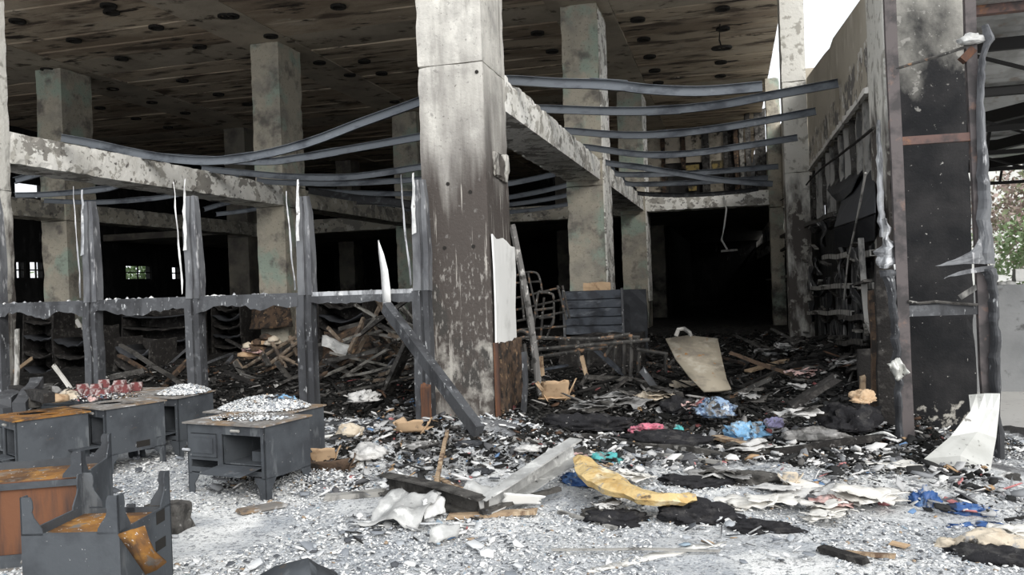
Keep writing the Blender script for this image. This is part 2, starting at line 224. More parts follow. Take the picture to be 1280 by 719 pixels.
# ------------------------------------------------------------------ mesh helpers
def tag(o, label=None, cat=None, group=None, kind=None):
    if label: o['label'] = label
    if cat: o['category'] = cat
    if group: o['group'] = group
    if kind: o['kind'] = kind
    return o
def T(name, label, cat, loc=(0, 0, 0), rz=0.0, group=None):
    o = bpy.data.objects.new(name, None); COL.objects.link(o); o.location = loc; o.rotation_euler = (0, 0, rz)
    o.empty_display_size = .1; return tag(o, label, cat, group)
def link(name, me, mat=None, parent=None, smooth=False):
    o = bpy.data.objects.new(name, me); COL.objects.link(o)
    if mat and not me.materials: me.materials.append(MATS[mat])
    if parent is not None: o.parent = parent
    if smooth: me.polygons.foreach_set('use_smooth', [True] * len(me.polygons))
    return o
class MB:
    def __init__(s): s.v = []; s.f = []
    def add(s, vs, fs):
        n = len(s.v); s.v += [tuple(v) for v in vs]; s.f += [tuple(i + n for i in f) for f in fs]; return s
    def box(s, lo, hi, mat4=None):
        x0, y0, z0 = lo; x1, y1, z1 = hi
        vs = [Vector(p) for p in ((x0, y0, z0), (x1, y0, z0), (x1, y1, z0), (x0, y1, z0), (x0, y0, z1), (x1, y0, z1), (x1, y1, z1), (x0, y1, z1))]
        if mat4 is not None: vs = [mat4 @ v for v in vs]
        return s.add(vs, [(0, 3, 2, 1), (4, 5, 6, 7), (0, 1, 5, 4), (1, 2, 6, 5), (2, 3, 7, 6), (3, 0, 4, 7)])
    def bar(s, p0, p1, wd, ht, up=(0, 0, 1)):
        return s.sweep([(-wd / 2, -ht / 2), (wd / 2, -ht / 2), (wd / 2, ht / 2), (-wd / 2, ht / 2)], [p0, p1], up)
    def prism(s, poly, off):
        n = len(poly); a = [Vector(p) for p in poly]; b = [p + Vector(off) for p in a]
        return s.add(a + b, [tuple(range(n))[::-1], tuple(range(n, 2 * n))] + [(i, (i + 1) % n, n + (i + 1) % n, n + i) for i in range(n)])
    def sweep(s, prof, path, up=(0, 0, 1), scale=None):
        path = [Vector(p) for p in path]; k = len(prof); vs = []; fs = []; up = Vector(up)
        for i, p in enumerate(path):
            d = (path[min(i + 1, len(path) - 1)] - path[max(i - 1, 0)]).normalized()
            sd = d.cross(up)
            if sd.length < 1e-4: sd = d.cross(Vector((1, 0, 0)) if abs(d.x) < .9 else Vector((0, 1, 0)))
            sd.normalize(); u = sd.cross(d); q = scale[i] if scale else 1.0
            vs += [p + sd * a * q + u * b * q for a, b in prof]
        for i in range(len(path) - 1):
            for j in range(k):
                a = i * k + j; b = i * k + (j + 1) % k; fs.append((a, b, b + k, a + k))
        fs += [tuple(range(k))[::-1], tuple(range((len(path) - 1) * k, len(path) * k))]
        return s.add(vs, fs)
    def tube(s, path, r, n=8, scale=None):
        return s.sweep([(r * math.cos(2 * math.pi * i / n), r * math.sin(2 * math.pi * i / n)) for i in range(n)], path, scale=scale)
    def mesh(s, name):
        me = bpy.data.meshes.new(name); me.from_pydata(s.v, [], s.f); me.validate(); me.update(); return me
    def obj(s, name, mat, parent=None, smooth=False, fix=True):
        me = s.mesh(name)
        if fix:
            bm = bmesh.new(); bm.from_mesh(me); bmesh.ops.recalc_face_normals(bm, faces=bm.faces); bm.to_mesh(me); bm.free()
        return link(name, me, mat, parent, smooth)
def CPROF(h, wd, t):     # open channel section
    return [(-wd / 2, -h / 2), (wd / 2, -h / 2), (wd / 2, -h / 2 + t), (-wd / 2 + t, -h / 2 + t), (-wd / 2 + t, h / 2 - t), (wd / 2, h / 2 - t), (wd / 2, h / 2), (-wd / 2, h / 2)]
def nz(p, s, o=0.0): return mn.noise(Vector((p[0] * s + o, p[1] * s + o * 1.3, p[2] * s - o)))
def rough_box(name, lo, hi, cell, amp, mat, parent=None, chip=0.0, freq=3.0, seed=0.0):
    """box with uneven faces and knocked-off edges"""
    lo = Vector(lo); hi = Vector(hi); n = [max(1, int(round((hi[i] - lo[i]) / cell))) for i in range(3)]
    idx = {}; vs = []; fs = []
    def vid(i, j, k):
        key = (i, j, k)
        if key not in idx:
            p = Vector((lo.x + (hi.x - lo.x) * i / n[0], lo.y + (hi.y - lo.y) * j / n[1], lo.z + (hi.z - lo.z) * k / n[2]))
            on = [(i in (0, n[0])), (j in (0, n[1])), (k in (0, n[2]))]
            d = Vector((0, 0, 0)); c = [i / n[0], j / n[1], k / n[2]]
            for a in range(3):
                if on[a]: d[a] += (1 if c[a] > .5 else -1) * amp * (nz(p, freq, seed) + .5 * nz(p, freq * 3.1, seed + 4))
            if chip and sum(on) >= 2:
                q = chip * (.25 + max(0.0, nz(p, 5.0, seed + 9)) * 1.6)
                for a in range(3):
                    if on[a]: d[a] -= (1 if c[a] > .5 else -1) * q
            idx[key] = len(vs); vs.append(p + d)
        return idx[key]
    for a in range(3):
        b, c = (a + 1) % 3, (a + 2) % 3
        for side in (0, n[a]):
            for i in range(n[b]):
                for j in range(n[c]):
                    q = []
                    for (u, v) in ((i, j), (i + 1, j), (i + 1, j + 1), (i, j + 1)):
                        t = [0, 0, 0]; t[a] = side; t[b] = u; t[c] = v; q.append(vid(*t))
                    fs.append(tuple(q) if side else tuple(q[::-1]))
    me = bpy.data.meshes.new(name); me.from_pydata(vs, [], fs); me.update(); return link(name, me, mat, parent)
def sheet(name, pts, mat, thick=.004, parent=None, smooth=True):
    """pts: rows of points; gets real thickness along its normals"""
    R, C = len(pts), len(pts[0]); P = [[Vector(p) for p in r] for r in pts]; top = []; bot = []
    for i in range(R):
        for j in range(C):
            du = P[i][min(j + 1, C - 1)] - P[i][max(j - 1, 0)]; dv = P[min(i + 1, R - 1)][j] - P[max(i - 1, 0)][j]
            nn = du.cross(dv); nn = nn.normalized() if nn.length > 1e-9 else Vector((0, 0, 1))
            top.append(P[i][j] + nn * thick / 2); bot.append(P[i][j] - nn * thick / 2)
    fs = []; n = R * C
    for i in range(R - 1):
        for j in range(C - 1):
            a = i * C + j; q = (a, a + 1, a + 1 + C, a + C); fs += [q, tuple(x + n for x in q[::-1])]
    rim = [j for j in range(C)] + [i * C + C - 1 for i in range(1, R)] + [(R - 1) * C + j for j in range(C - 2, -1, -1)] + [i * C for i in range(R - 2, 0, -1)]
    for k in range(len(rim)):
        a, b = rim[k], rim[(k + 1) % len(rim)]; fs.append((b, a, a + n, b + n))
    me = bpy.data.meshes.new(name); me.from_pydata(top + bot, [], fs); me.update(); return link(name, me, mat, parent, smooth)
def quad_sheet(name, a, b, c, d, nu, nv, amp, mat, freq=4.0, seed=0.0, thick=.004, parent=None, ragged=0.0, edge_y=None):
    a, b, c, d = map(Vector, (a, b, c, d)); nn = (b - a).cross(d - a).normalized(); rows = []
    for j in range(nv + 1):
        r = []
        for i in range(nu + 1):
            u, v = i / nu, j / nv
            if ragged:
                q = a.lerp(b, .5).lerp(d.lerp(c, .5), .5)
                e = ragged * max(0, nz((u * 3, v * 3, seed), 2.1, seed)) if (i in (0, nu) or j in (0, nv)) else 0
            p = a.lerp(b, u).lerp(d.lerp(c, u), v)
            if ragged: p = p.lerp(q, e)
            p = p + nn * amp * (nz(p, freq, seed) + .45 * nz(p, freq * 2.7, seed + 3)); r.append(p)
        rows.append(r)
    return sheet(name, rows, mat, thick, parent)
def blob(name, c, rx, ry, h, mat, seed=0.0, rz=0.0, folds=.35, freq=5.0, sub=4, parent=None):
    """slumped heap of cloth, paper or ash lying on the ground"""
    bm = bmesh.new(); bmesh.ops.create_icosphere(bm, subdivisions=sub, radius=1.0)
    cz, sz = math.cos(rz), math.sin(rz)
    for v in bm.verts:
        p = v.co.copy(); r = 1 + folds * (.9 * nz(p, 1.5, seed) + .8 * (.4 - abs(nz(p, 2.6, seed + 5)) * 1.6) + .5 * (.3 - abs(nz(p, 5.5, seed + 2)) * 1.4) + .25 * nz(p, 11, seed))
        x, y, z = p.x * r * rx, p.y * r * ry, (p.z * r if p.z > 0 else p.z * .35) * h
        v.co = (x * cz - y * sz + c[0], x * sz + y * cz + c[1], z + c[2])
    me = bpy.data.meshes.new(name); bm.to_mesh(me); bm.free(); return link(name, me, mat, parent, True)
def plank(name, p0, p1, wd, th, mat, parent=None, seed=None, segs=6, jag=.25, up=(0, 0, 1)):
    seed = random.random() * 50 if seed is None else seed
    p0, p1 = Vector(p0), Vector(p1); L = (p1 - p0).length; mb = MB(); path = []; sc = []
    for i in range(segs + 1):
        t = i / segs; p = p0.lerp(p1, t); path.append(p + Vector((nz(p, 2, seed), nz(p, 2, seed + 3), nz(p, 2, seed + 6))) * min(.03, L * .02)); sc.append(1 + .15 * nz((t * 5, seed, 0), 1.0))
    mb.sweep([(-wd / 2, -th / 2), (wd / 2, -th / 2), (wd / 2, th / 2), (-wd / 2, th / 2)], path, up, sc)
    rnd = random.Random(int(seed * 1000)); d = (p1 - p0).normalized()
    for k in list(range(4)) + list(range(4 * segs, 4 * segs + 4)):
        mb.v[k] = tuple(Vector(mb.v[k]) + d * (rnd.random() - .5) * wd * 2 * jag)
    return mb.obj(name, mat, parent)
def chips(name, xy, size, mat, thick=.25, tilt=.5, lift=.0, elong=1.0, seed=1, sticks=False):
    """many loose flakes or splinters as one mesh; each has its own edges, thickness and tone"""
    rg = np.random.default_rng(seed); n = len(xy); k = 4 if sticks else 5
    ang = (np.arange(k) / k * 2 * np.pi)[None, :] + rg.random((n, k)) * .7 + (np.pi / 4 if sticks else 0)
    rad = size[:, None] * (.6 + .6 * rg.random((n, k)))
    px = np.cos(ang) * rad; py = np.sin(ang) * rad
    if sticks: px = px * (3 + 6 * rg.random(n))[:, None]; py = py * .45
    else: px = px * (1 + (elong) * rg.random(n))[:, None]
    th = size * thick * (.5 + rg.random(n))
    loc = np.zeros((n, 2 * k, 3)); loc[:, :k, 0] = px; loc[:, k:, 0] = px * .9; loc[:, :k, 1] = py; loc[:, k:, 1] = py * .9
    loc[:, :k, 2] = -th[:, None] / 2; loc[:, k:, 2] = th[:, None] / 2 + (rg.random((n, k)) - .5) * th[:, None] * .5
    a = rg.random(n) * 2 * np.pi; tx = (rg.random(n) - .5) * 2 * tilt; ty = (rg.random(n) - .5) * 2 * tilt
    def rot(l, i, j, t):
        c, s = np.cos(t)[:, None], np.sin(t)[:, None]; u = l[:, :, i] * c - l[:, :, j] * s; v = l[:, :, i] * s + l[:, :, j] * c; l[:, :, i] = u; l[:, :, j] = v
    rot(loc, 1, 2, tx); rot(loc, 0, 2, ty); rot(loc, 0, 1, a)
    z = hgt(xy[:, 0], xy[:, 1]) + size * .12 + lift * rg.random(n) if not np.isscalar(lift) or lift >= 0 else None
    loc[:, :, 0] += xy[:, 0][:, None]; loc[:, :, 1] += xy[:, 1][:, None]; loc[:, :, 2] += z[:, None]
    V = loc.reshape(-1, 3); base = (np.arange(n) * 2 * k)[:, None]
    tri = []
    for i in range(1, k - 1): tri.append((0, i + 1, i)); tri.append((k, k + i, k + i + 1))
    for i in range(k):
        j = (i + 1) % k; tri.append((i, j, k + j)); tri.append((i, k + j, k + i))
    tri = np.array(tri).reshape(-1); F = (base + tri[None, :]).reshape(-1)
    me = bpy.data.meshes.new(name); me.vertices.add(len(V)); me.vertices.foreach_set('co', V.reshape(-1).astype(np.float32))
    nt = len(F) // 3; me.loops.add(len(F)); me.loops.foreach_set('vertex_index', F.astype(np.int32)); me.polygons.add(nt)
    me.polygons.foreach_set('loop_start', np.arange(nt, dtype=np.int32) * 3)
    me.update(calc_edges=True); me.validate()
    at = me.attributes.new('tone', 'FLOAT', 'POINT'); at.data.foreach_set('value', np.repeat(rg.random(n), 2 * k).astype(np.float32))
    return link(name, me, mat)

# ================================================================== THE SETTING
def grid_mesh(name, x0, x1, y0, y1, cell, mat, dz=0.0):
    nx, ny = int((x1 - x0) / cell), int((y1 - y0) / cell)
    X, Y = np.meshgrid(np.linspace(x0, x1, nx + 1), np.linspace(y0, y1, ny + 1)); Z = hgt(X, Y) + dz
    V = np.stack([X, Y, Z], -1).reshape(-1, 3); i = np.arange(nx); j = np.arange(ny)
    a = (j[:, None] * (nx + 1) + i[None, :]).reshape(-1); F = np.stack([a, a + 1, a + nx + 2, a + nx + 1], -1)
    me = bpy.data.meshes.new(name); me.vertices.add(len(V)); me.vertices.foreach_set('co', V.reshape(-1))
    me.loops.add(F.size); me.loops.foreach_set('vertex_index', F.reshape(-1).astype(np.int32)); me.polygons.add(len(F))
    me.polygons.foreach_set('loop_start', np.arange(len(F), dtype=np.int32) * 4); me.update(calc_edges=True)
    return link(name, me, mat, None, True)
st = lambda o, label=None: tag(o, label, None, None, 'structure')
st(MB().box((-70, -40, -.6), (90, 120, -.22)).obj('ground', 'concrete_yard'), 'pale concrete paving of the yard around the building')
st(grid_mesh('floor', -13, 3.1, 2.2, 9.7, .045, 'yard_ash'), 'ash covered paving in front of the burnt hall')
st(MB().box((-24, 9.6, -.21), (1.8, 60, -.06)).obj('floor', 'soot_black'), 'blackened concrete floor inside the hall')
tag(grid_mesh('charred_debris_bed', -14, 1.78, 9.6, 32, .09, 'char_bed', .0), 'layer of black burnt debris covering the floor of the hall', 'debris', kind='stuff')

# --- columns
def column(label, x0, x1, y0, y1, top, mat, seed, cell=.14, amp=.010, chip=.022, joints=(), z0=-.1):
    t = T('concrete_column', label, 'column', ((x0 + x1) / 2, (y0 + y1) / 2, 0)); zs = [z0] + list(joints) + [top]
    for i in range(len(zs) - 1):
        o = rough_box('shaft', (x0, y0, zs[i] + (.0015 if i else 0)), (x1, y1, zs[i + 1] - .0015), cell, amp, mat, None, chip, 2.6, seed + i * 7)
        o.parent = t; o.matrix_parent_inverse = Matrix.Translation((-(x0 + x1) / 2, -(y0 + y1) / 2, 0))
    return t
pillar = column('big front pillar streaked with soot, standing left of the alley', -3.49, -2.69, 9.3, 10.3, 9.0, 'pillar_front', 1.0, .06, .004, .012, (4.22,))
column('grey column in the alley row directly behind the big front pillar', -3.47, -2.66, 18.3, 19.6, 7.72, 'concrete_inner', 2.0, .12, .012, .016, (3.72, 4.3))
column('beige column farther down the alley, at the end of the white edge beam', -3.42, -2.62, 27.3, 28.6, 7.72, 'concrete_inner', 3.0, .15, .012, .016, (3.72, 4.3))
column('column cut by the left edge of the picture', -11.2, -10.38, 9.3, 10.3, 9.0, 'plaster_edge', 4.0, .1, .006, .014, (3.3,))
column('tall column with green patch at its head, left middle of the hall', -11.18, -10.42, 18.3, 19.4, 7.72, 'concrete_inner', 5.0, .12, .012, .016, (3.72, 4.25))
column('column just left of the big front pillar, deep in the hall', -11.25, -10.35, 27.3, 28.4, 7.72, 'concrete_inner', 6.0, .15, .012, .016, (3.72, 4.25))
column('wide mottled column at far left behind the first beam', -17.55, -16.75, 18.3, 19.4, 7.72, 'concrete_inner', 7.0, .14, .012, .016, (3.72, 4.25))
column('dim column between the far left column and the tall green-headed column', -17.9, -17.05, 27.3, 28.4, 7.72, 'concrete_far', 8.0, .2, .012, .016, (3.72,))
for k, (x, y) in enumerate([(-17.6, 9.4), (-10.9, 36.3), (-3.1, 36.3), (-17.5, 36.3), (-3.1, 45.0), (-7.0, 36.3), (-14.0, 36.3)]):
    t = column('dark concrete column deep in the hall', x - .4, x + .4, y, y + 1, 7.72, 'concrete_far', 20.0 + k, .3, .012, .03, (3.9,)); t['group'] = 'far columns in the dark hall'
column('narrow pale column rising past the parapet on the right side of the alley', 1.14, 1.62, 18.3, 18.95, 10.5, 'plaster_edge', 9.0, .09, .008, .014, (3.72, 5.6))
column('short dim column on the right wall, far along the alley', 1.2, 1.62, 27.3, 27.9, 7.72, 'concrete_inner', 10.0, .15, .012, .03, (3.7,))
sp = column('soot blackened pillar at the right corner of the alley', 1.64, 2.34, 9.3, 10.5, 8.5, 'pillar_sooty', 11.0, .08, .007, .02, z0=-.3)
pl = rough_box('pale_face', (1.60, 9.46, -.1), (1.645, 10.5, 8.5), .07, .012, 'plaster_edge', None, .02, 4.0, 3.0); pl.parent = sp; pl.matrix_parent_inverse = sp.matrix_world.inverted()
pl.matrix_parent_inverse = Matrix.Translation((-1.99, -9.9, 0)); tag(pl, 'peeling pale plaster on the side of the pillar')
# pieces fixed to the big front pillar: white board, charred corner post, scorched strip
def on(o, parent):
    o.parent = parent; o.matrix_parent_inverse = Matrix.Translation(-Vector(parent.location)); return o
rows = [[Vector((-2.655 + .012 * math.sin(u * 4 + k), 9.31 + u * (.97 + (.06 if k == 2 else 0)), z - (.10 * u if k == 3 else 0) + .03 * math.sin(u * 9 + k))) for u in np.linspace(0, 1, 7)] for k, z in enumerate((.94, 1.35, 1.8, 2.22))]
on(tag(sheet('white_board', rows, 'white_board', .02, None, False), 'bare white board on the side of the pillar'), pillar)
on(tag(rough_box('charred_board', (-2.69, 9.36, -.05), (-2.60, 10.34, .96), .09, .02, 'char_brown', None, .02, 6, 2), 'charred board with orange scorches at the foot'), pillar)
on(MB().bar((-2.655, 9.31, -.05), (-2.655, 9.31, .97), .05, .06, (0, 1, 0)).obj('corner_post', 'rust_dark'), pillar)
on(rough_box('plaster_scab', (-2.695, 9.55, 2.9), (-2.655, 10.2, 3.25), .05, .03, 'plaster_edge', None, .03, 7, 4), pillar)
for k, (px, py) in enumerate(((560, 230), (592, 308), (556, 310), (588, 240), (596, 90))):
    p = AtY(px, py, 9.3); n = 12
    mb = MB(); mb.tube([(p.x, 9.29, p.z), (p.x, 9.33, p.z)], .022, 12); on(mb.obj('anchor_hole_plug', 'cup_black'), pillar)  # solid black plug stands in for the dark inside a hole

# --- edge beams of the lost upper floor
def beam(label, lo, hi, mat, seed, cell=.12):
    o = rough_box('concrete_beam', lo, hi, cell, .012, mat, None, .025, 3.0, seed); return tag(o, label, 'beam')
beam('white plastered beam running back from the big front pillar', (-3.45, 10.3, 3.83), (-2.70, 18.3, 4.30), 'plaster_beam', 31, .1)
beam('farther white plastered beam ending at the beige column', (-3.42, 19.6, 3.83), (-2.66, 27.3, 4.28), 'plaster_beam', 32, .14)
beam('long peeling beam from the left picture edge to the green-headed column', (-11.15, 10.3, 3.72), (-10.40, 18.3, 4.205), 'plaster_beam', 33, .1)
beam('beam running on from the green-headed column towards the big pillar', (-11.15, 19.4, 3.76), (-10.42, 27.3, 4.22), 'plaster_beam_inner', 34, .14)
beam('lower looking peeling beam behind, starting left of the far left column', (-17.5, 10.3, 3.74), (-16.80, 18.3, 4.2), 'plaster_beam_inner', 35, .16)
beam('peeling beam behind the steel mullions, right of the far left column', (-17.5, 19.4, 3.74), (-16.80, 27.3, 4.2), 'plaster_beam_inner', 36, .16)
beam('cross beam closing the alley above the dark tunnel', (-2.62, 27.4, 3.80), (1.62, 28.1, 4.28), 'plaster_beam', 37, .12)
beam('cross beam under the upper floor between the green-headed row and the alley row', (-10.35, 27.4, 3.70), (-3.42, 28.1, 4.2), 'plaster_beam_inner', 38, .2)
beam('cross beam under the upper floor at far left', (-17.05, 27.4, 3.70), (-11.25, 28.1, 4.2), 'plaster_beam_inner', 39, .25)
st(MB().box((-24, 28.1, 3.9), (1.9, 58, 4.15)).obj('floor_upper', 'concrete_far'), 'remaining upper floor slab in the back half of the hall')

# --- ceiling: slab, flat bands on the column lines, planks between them, round cups
ceil = st(MB().box((-24, 8.9, 7.86), (1.32, 48, 8.2)).obj('ceiling', 'soot_black'), 'scorched ribbed concrete ceiling high over the hall')
bands = [(-3.75, -2.4), (-11.5, -10.1), (-18.0, -16.4)]
for x0, x1 in bands: rough_box('band', (x0, 8.9, 7.715), (x1, 48, 7.86), .5, .015, 'ceiling_band', ceil, .02, 2, x0)
rows = [(8.9, 9.9), (18.1, 19.4), (27.1, 28.4), (36.1, 37.4)]
bays = [(-24, -18.0), (-16.4, -11.5), (-10.1, -3.75), (-2.4, 1.30)]
for bx0, bx1 in bays:
    for r0, r1 in rows: rough_box('band', (bx0, r0, 7.745), (bx1, r1, 7.86), .5, .015, 'ceiling_band', ceil, .02, 2, r0 + bx0)
    Ln = bx1 - bx0; var = []
    for v in range(3):
        mb = MB(); rg = random.Random(v + int(bx0)); pw = .458
        xs = [0] + sorted(rg.uniform(.1, .9) * Ln for _ in range(2)) + [Ln]
        prof = [[(-pw, 0), (-pw, -.105), (-pw + .03, -.12 - rg.random() * .02), (pw - .03, -.12 - rg.random() * .02), (pw, -.105), (pw, 0)] for _ in xs]
        vs = [Vector((x, a + rg.uniform(-.006, .006), b)) for x, pr in zip(xs, prof) for a, b in pr]; fs = []
        for i in range(len(xs) - 1):
            for j in range(6): fs.append((i * 6 + j, i * 6 + (j + 1) % 6, (i + 1) * 6 + (j + 1) % 6, (i + 1) * 6 + j))
        fs += [(0, 1, 2, 3, 4, 5), tuple(range((len(xs) - 1) * 6, len(xs) * 6))[::-1]]
        mb.add(vs, fs); me = mb.mesh('plank'); bm = bmesh.new(); bm.from_mesh(me); bmesh.ops.recalc_face_normals(bm, faces=bm.faces); bm.to_mesh(me); bm.free()
        me.materials.append(MATS['ceiling_plank']); var.append(me)
    k = 0; edges = [b for a, b in rows]; ends = [a for a, b in rows[1:]] + [48]
    for e0, e1 in zip(edges, ends):
        nn = round((e1 - e0) / .93); stp = (e1 - e0) / nn
        for i in range(nn):
            o = link('plank', var[k % 3], None, ceil); o.location = (bx0, e0 + stp * (i + .5), 7.87 + random.uniform(-.008, .008)); o.scale = (1, stp / .93, 1); k += 1
mb = MB(); n = 14
ring = lambda r, z: [(r * math.cos(2 * math.pi * i / n), r * math.sin(2 * math.pi * i / n), z) for i in range(n)]
mb.add(ring(.17, 0) + ring(.17, -.05) + ring(.12, -.05) + ring(.10, -.01), [(i, (i + 1) % n, n * (q + 1) + (i + 1) % n, n * (q + 1) + i) if q == 0 else (n * q + i, n * q + (i + 1) % n, n * (q + 1) + (i + 1) % n, n * (q + 1) + i) for q in range(3) for i in range(n)] + [tuple(range(3 * n, 4 * n))])
cup = mb.mesh('hole_cup'); cup.materials.append(MATS['cup_black'])  # black cups stand in for the dark of round ceiling holes
c1 = [(60, 68), (255, 135), (375, 15), (385, 37), (540, 90), (420, 198), (163, 235), (630, 275), (690, 157), (800, 50), (755, 323), (525, 350), (640, 387), (390, 303), (345, 370), (470, 407), (580, 437), (840, 447), (855, 357)]
c2 = [(450, 18), (217, 120), (385, 212), (540, 208), (645, 348), (60, 50), (490, 255), (600, 250)]
c3 = [(420, 110), (470, 173), (765, 63), (787, 132), (808, 192), (825, 240)]
c4 = [(48, 63), (68, 132), (88, 193), (105, 241), (118, 283), (340, 25), (342, 95), (335, 212), (333, 259)]
holes = [(x / 2.766, y / 2.766) for x, y in c1] + [(260 + x / 2.766, y / 2.766) for x, y in c2] + [(520 + x / 2.766, y / 2.766) for x, y in c3] + [(780 + x / 2.766, y / 2.766) for x, y in c4]
for hx, hy in holes:
    p = G(hx, hy, 7.74)
    if p.y < 46: o = link('hole_cup', cup, None, ceil); o.location = (p.x, p.y, 7.728)
# small wire lamp hook hanging from the alley ceiling
p = G(900, 30, 7.75); q = AtY(902, 60, p.y)
lh = T('lamp_hook', 'small black lamp hook hanging from the ceiling over the alley', 'hook', (p.x, p.y, 7.75))
MB().tube([(0, 0, 0), (-.03, 0, q.z - 7.75 + .2), (.02, 0, q.z - 7.75)], .02, 6).obj('rod', 'cup_black', lh)
MB().tube([(.02 + .22 * math.cos(a), .15 * math.sin(a), q.z - 7.75) for a in np.linspace(0, 6.28, 15)], .035, 6).obj('hoop', 'cup_black', lh)

# --- outer walls
def wall_with_holes(name, axis, pos, thick, a0, a1, z0, z1, holes, mat):
    As = sorted({a0, a1, *[h[0] for h in holes], *[h[1] for h in holes]}); Zs = sorted({z0, z1, *[h[2] for h in holes], *[h[3] for h in holes]}); mb = MB()
    for i in range(len(As) - 1):
        for j in range(len(Zs) - 1):
            ca_, cz_ = (As[i] + As[i + 1]) / 2, (Zs[j] + Zs[j + 1]) / 2
            if any(h[0] < ca_ < h[1] and h[2] < cz_ < h[3] for h in holes): continue
            if axis == 'x': mb.box((pos - thick, As[i], Zs[j]), (pos, As[i + 1], Zs[j + 1]))
            else: mb.box((As[i], pos, Zs[j]), (As[i + 1], pos + thick, Zs[j + 1]))
    return st(mb.obj(name, mat))
WX = -24.0; wins = []
for (x0, x1, y0, y1) in [(20, 33, 326, 349), (37, 56, 326, 349), (157, 190, 331, 350), (215, 228, 333, 350), (232, 241, 334, 350), (2, 14, 325, 350), (18, 55, 226, 250)]:
    a, b = AtX(x0, y0, WX), AtX(x1, y1, WX); wins.append((min(a.y, b.y), max(a.y, b.y), min(a.z, b.z), max(a.z, b.z)))
wall_with_holes('wall_left', 'x', WX, .3, 8.9, 48, -.2, 8.0, wins, 'soot_wall')
for k, (y0, y1, z0, z1) in enumerate(wins):
    fr = st(MB().box((WX - .1, y0, z0), (WX - .04, y1, z0 + .05)).box((WX - .1, y0, z1 - .05), (WX - .04, y1, z1)).box((WX - .1, y0, z0), (WX - .04, y0 + .05, z1)).box((WX - .1, y1 - .05, z0), (WX - .04, y1, z1)).obj('window_%d' % (k + 1), 'soot_black'), 'small window opening in the far left wall of the hall')
    if k < 6:
        nb = max(1, int((y1 - y0) / .8))
        for i in range(1, nb + 1): MB().box((WX - .09, y0 + (y1 - y0) * i / (nb + 1) - .03, z0), (WX - .05, y0 + (y1 - y0) * i / (nb + 1) + .03, z1)).obj('glazing_bar', 'soot_black', fr)
        MB().box((WX - .09, y0, (z0 + z1) / 2 - .025), (WX - .05, y1, (z0 + z1) / 2 + .025)).obj('glazing_bar', 'soot_black', fr)
st(MB().box((-24.3, 48, -.2), (-2.6, 48.4, 8.2)).obj('wall_back', 'soot_wall'), 'black back wall of the hall')
st(MB().box((-2.6, 58, -.2), (1.9, 58.3, 4.0)).obj('wall_tunnel_end', 'soot_wall'), 'black end of the alley tunnel')
st(MB().box((-2.9, 37.3, -.2), (-2.6, 58.3, 4.0)).obj('wall_leak_blocker', 'soot_wall'), 'black wall added to close off the left side of the tunnel')  # added to stop light leaking into the tunnel
st(MB().box((-2.9, 47.9, 3.9), (1.9, 48.3, 8.2)).obj('wall_back_upper', 'soot_wall'), 'black back wall of the upper floor')
# upper back wall over the alley, panel by panel
YB = 35.0
st(MB().box((-2.4, YB + .25, 4.15), (.65, YB + .45, 7.8)).obj('wall_upper', 'soot_black'), 'burnt partition at the far end of the upper floor')
ub = bpy.data.objects['wall_upper']
def cpx(x, y): return 770 + x / 5.53, 140 + y / 5.53
for (x0, x1, y0, y1, mat, nm, dy) in [(205, 318, 165, 560, 'panel_beige', 'panel', .1), (335, 450, 165, 360, 'panel_beige', 'panel', .1), (475, 598, 150, 355, 'panel_beige', 'panel', .1), (645, 748, 140, 400, 'panel_beige', 'panel', .1),
        (620, 745, 480, 560, 'panel_beige', 'panel', .1), (448, 476, 150, 400, 'char_brown', 'post', 0), (318, 336, 165, 560, 'char_brown', 'post', 0), (600, 640, 140, 560, 'char_grey', 'post', 0), (752, 770, 130, 560, 'char_grey', 'post', 0), (825, 842, 120, 540, 'char_brown', 'post', 0),
        (862, 880, 100, 540, 'bar_mid', 'post', 0), (480, 575, 360, 410, 'ochre', 'scrap_board', .05), (500, 560, 510, 550, 'ochre', 'scrap_board', .05), (660, 740, 330, 395, 'ochre', 'scrap_board', .05), (770, 830, 140, 540, 'char', 'panel', .12)]:
    a = AtY(*cpx(x0, y1), YB + dy); b = AtY(*cpx(x1, y0), YB + dy); rough_box(nm, (a.x, YB + dy, max(a.z, 4.16)), (b.x, YB + dy + .12, b.z), .5, .03, mat, ub, .03, 2, x0)
for (x0, x1) in [(905, 918), (968, 984), (1000, 1024)]:
    a = AtY(*cpx(x0, 545), 33.0); b = AtY(*cpx(x1, -150), 33.0); rough_box('post', (a.x, 33.0, 4.16), (b.x, 33.3, min(b.z, 7.86)), .3, .04, 'char_grey', ub, .03, 3, x0)

# --- right wall of the alley
XR = 1.62
st(rough_box('wall_right', (1.80, 10.5, -.2), (2.1, 58, 2.62), .35, .03, 'soot_wall', None, .0, 2.0, 4), 'soot black wall along the right side of the alley')
top1 = [AtX(x, y, XR) for x, y in ((1090, -34), (1075, 0), (1041, 48), (1037, 60), (1030, 68), (1008, 98))]
poly = [Vector((XR, 10.5, 3.74)), Vector((XR, 10.5, top1[0].z))] + [Vector((XR, p.y, p.z)) for p in top1[1:]] + [Vector((XR, 18.3, top1[-1].z - .05)), Vector((XR, 18.3, 3.70))]
wp = st(MB().prism(poly, (.38, 0, 0)).obj('wall_parapet_near', 'parapet'), 'beige plaster parapet wall above the burnt windows, near part')
top2 = [AtX(x, y, XR) for x, y in ((985, 140), (965, 172), (952, 205), (944, 222))]
poly = [Vector((XR, 18.95, 3.72)), Vector((XR, 18.95, top2[0].z))] + [Vector((XR, p.y, p.z)) for p in top2] + [Vector((XR, 46, 4.3)), Vector((XR, 46, 3.72))]
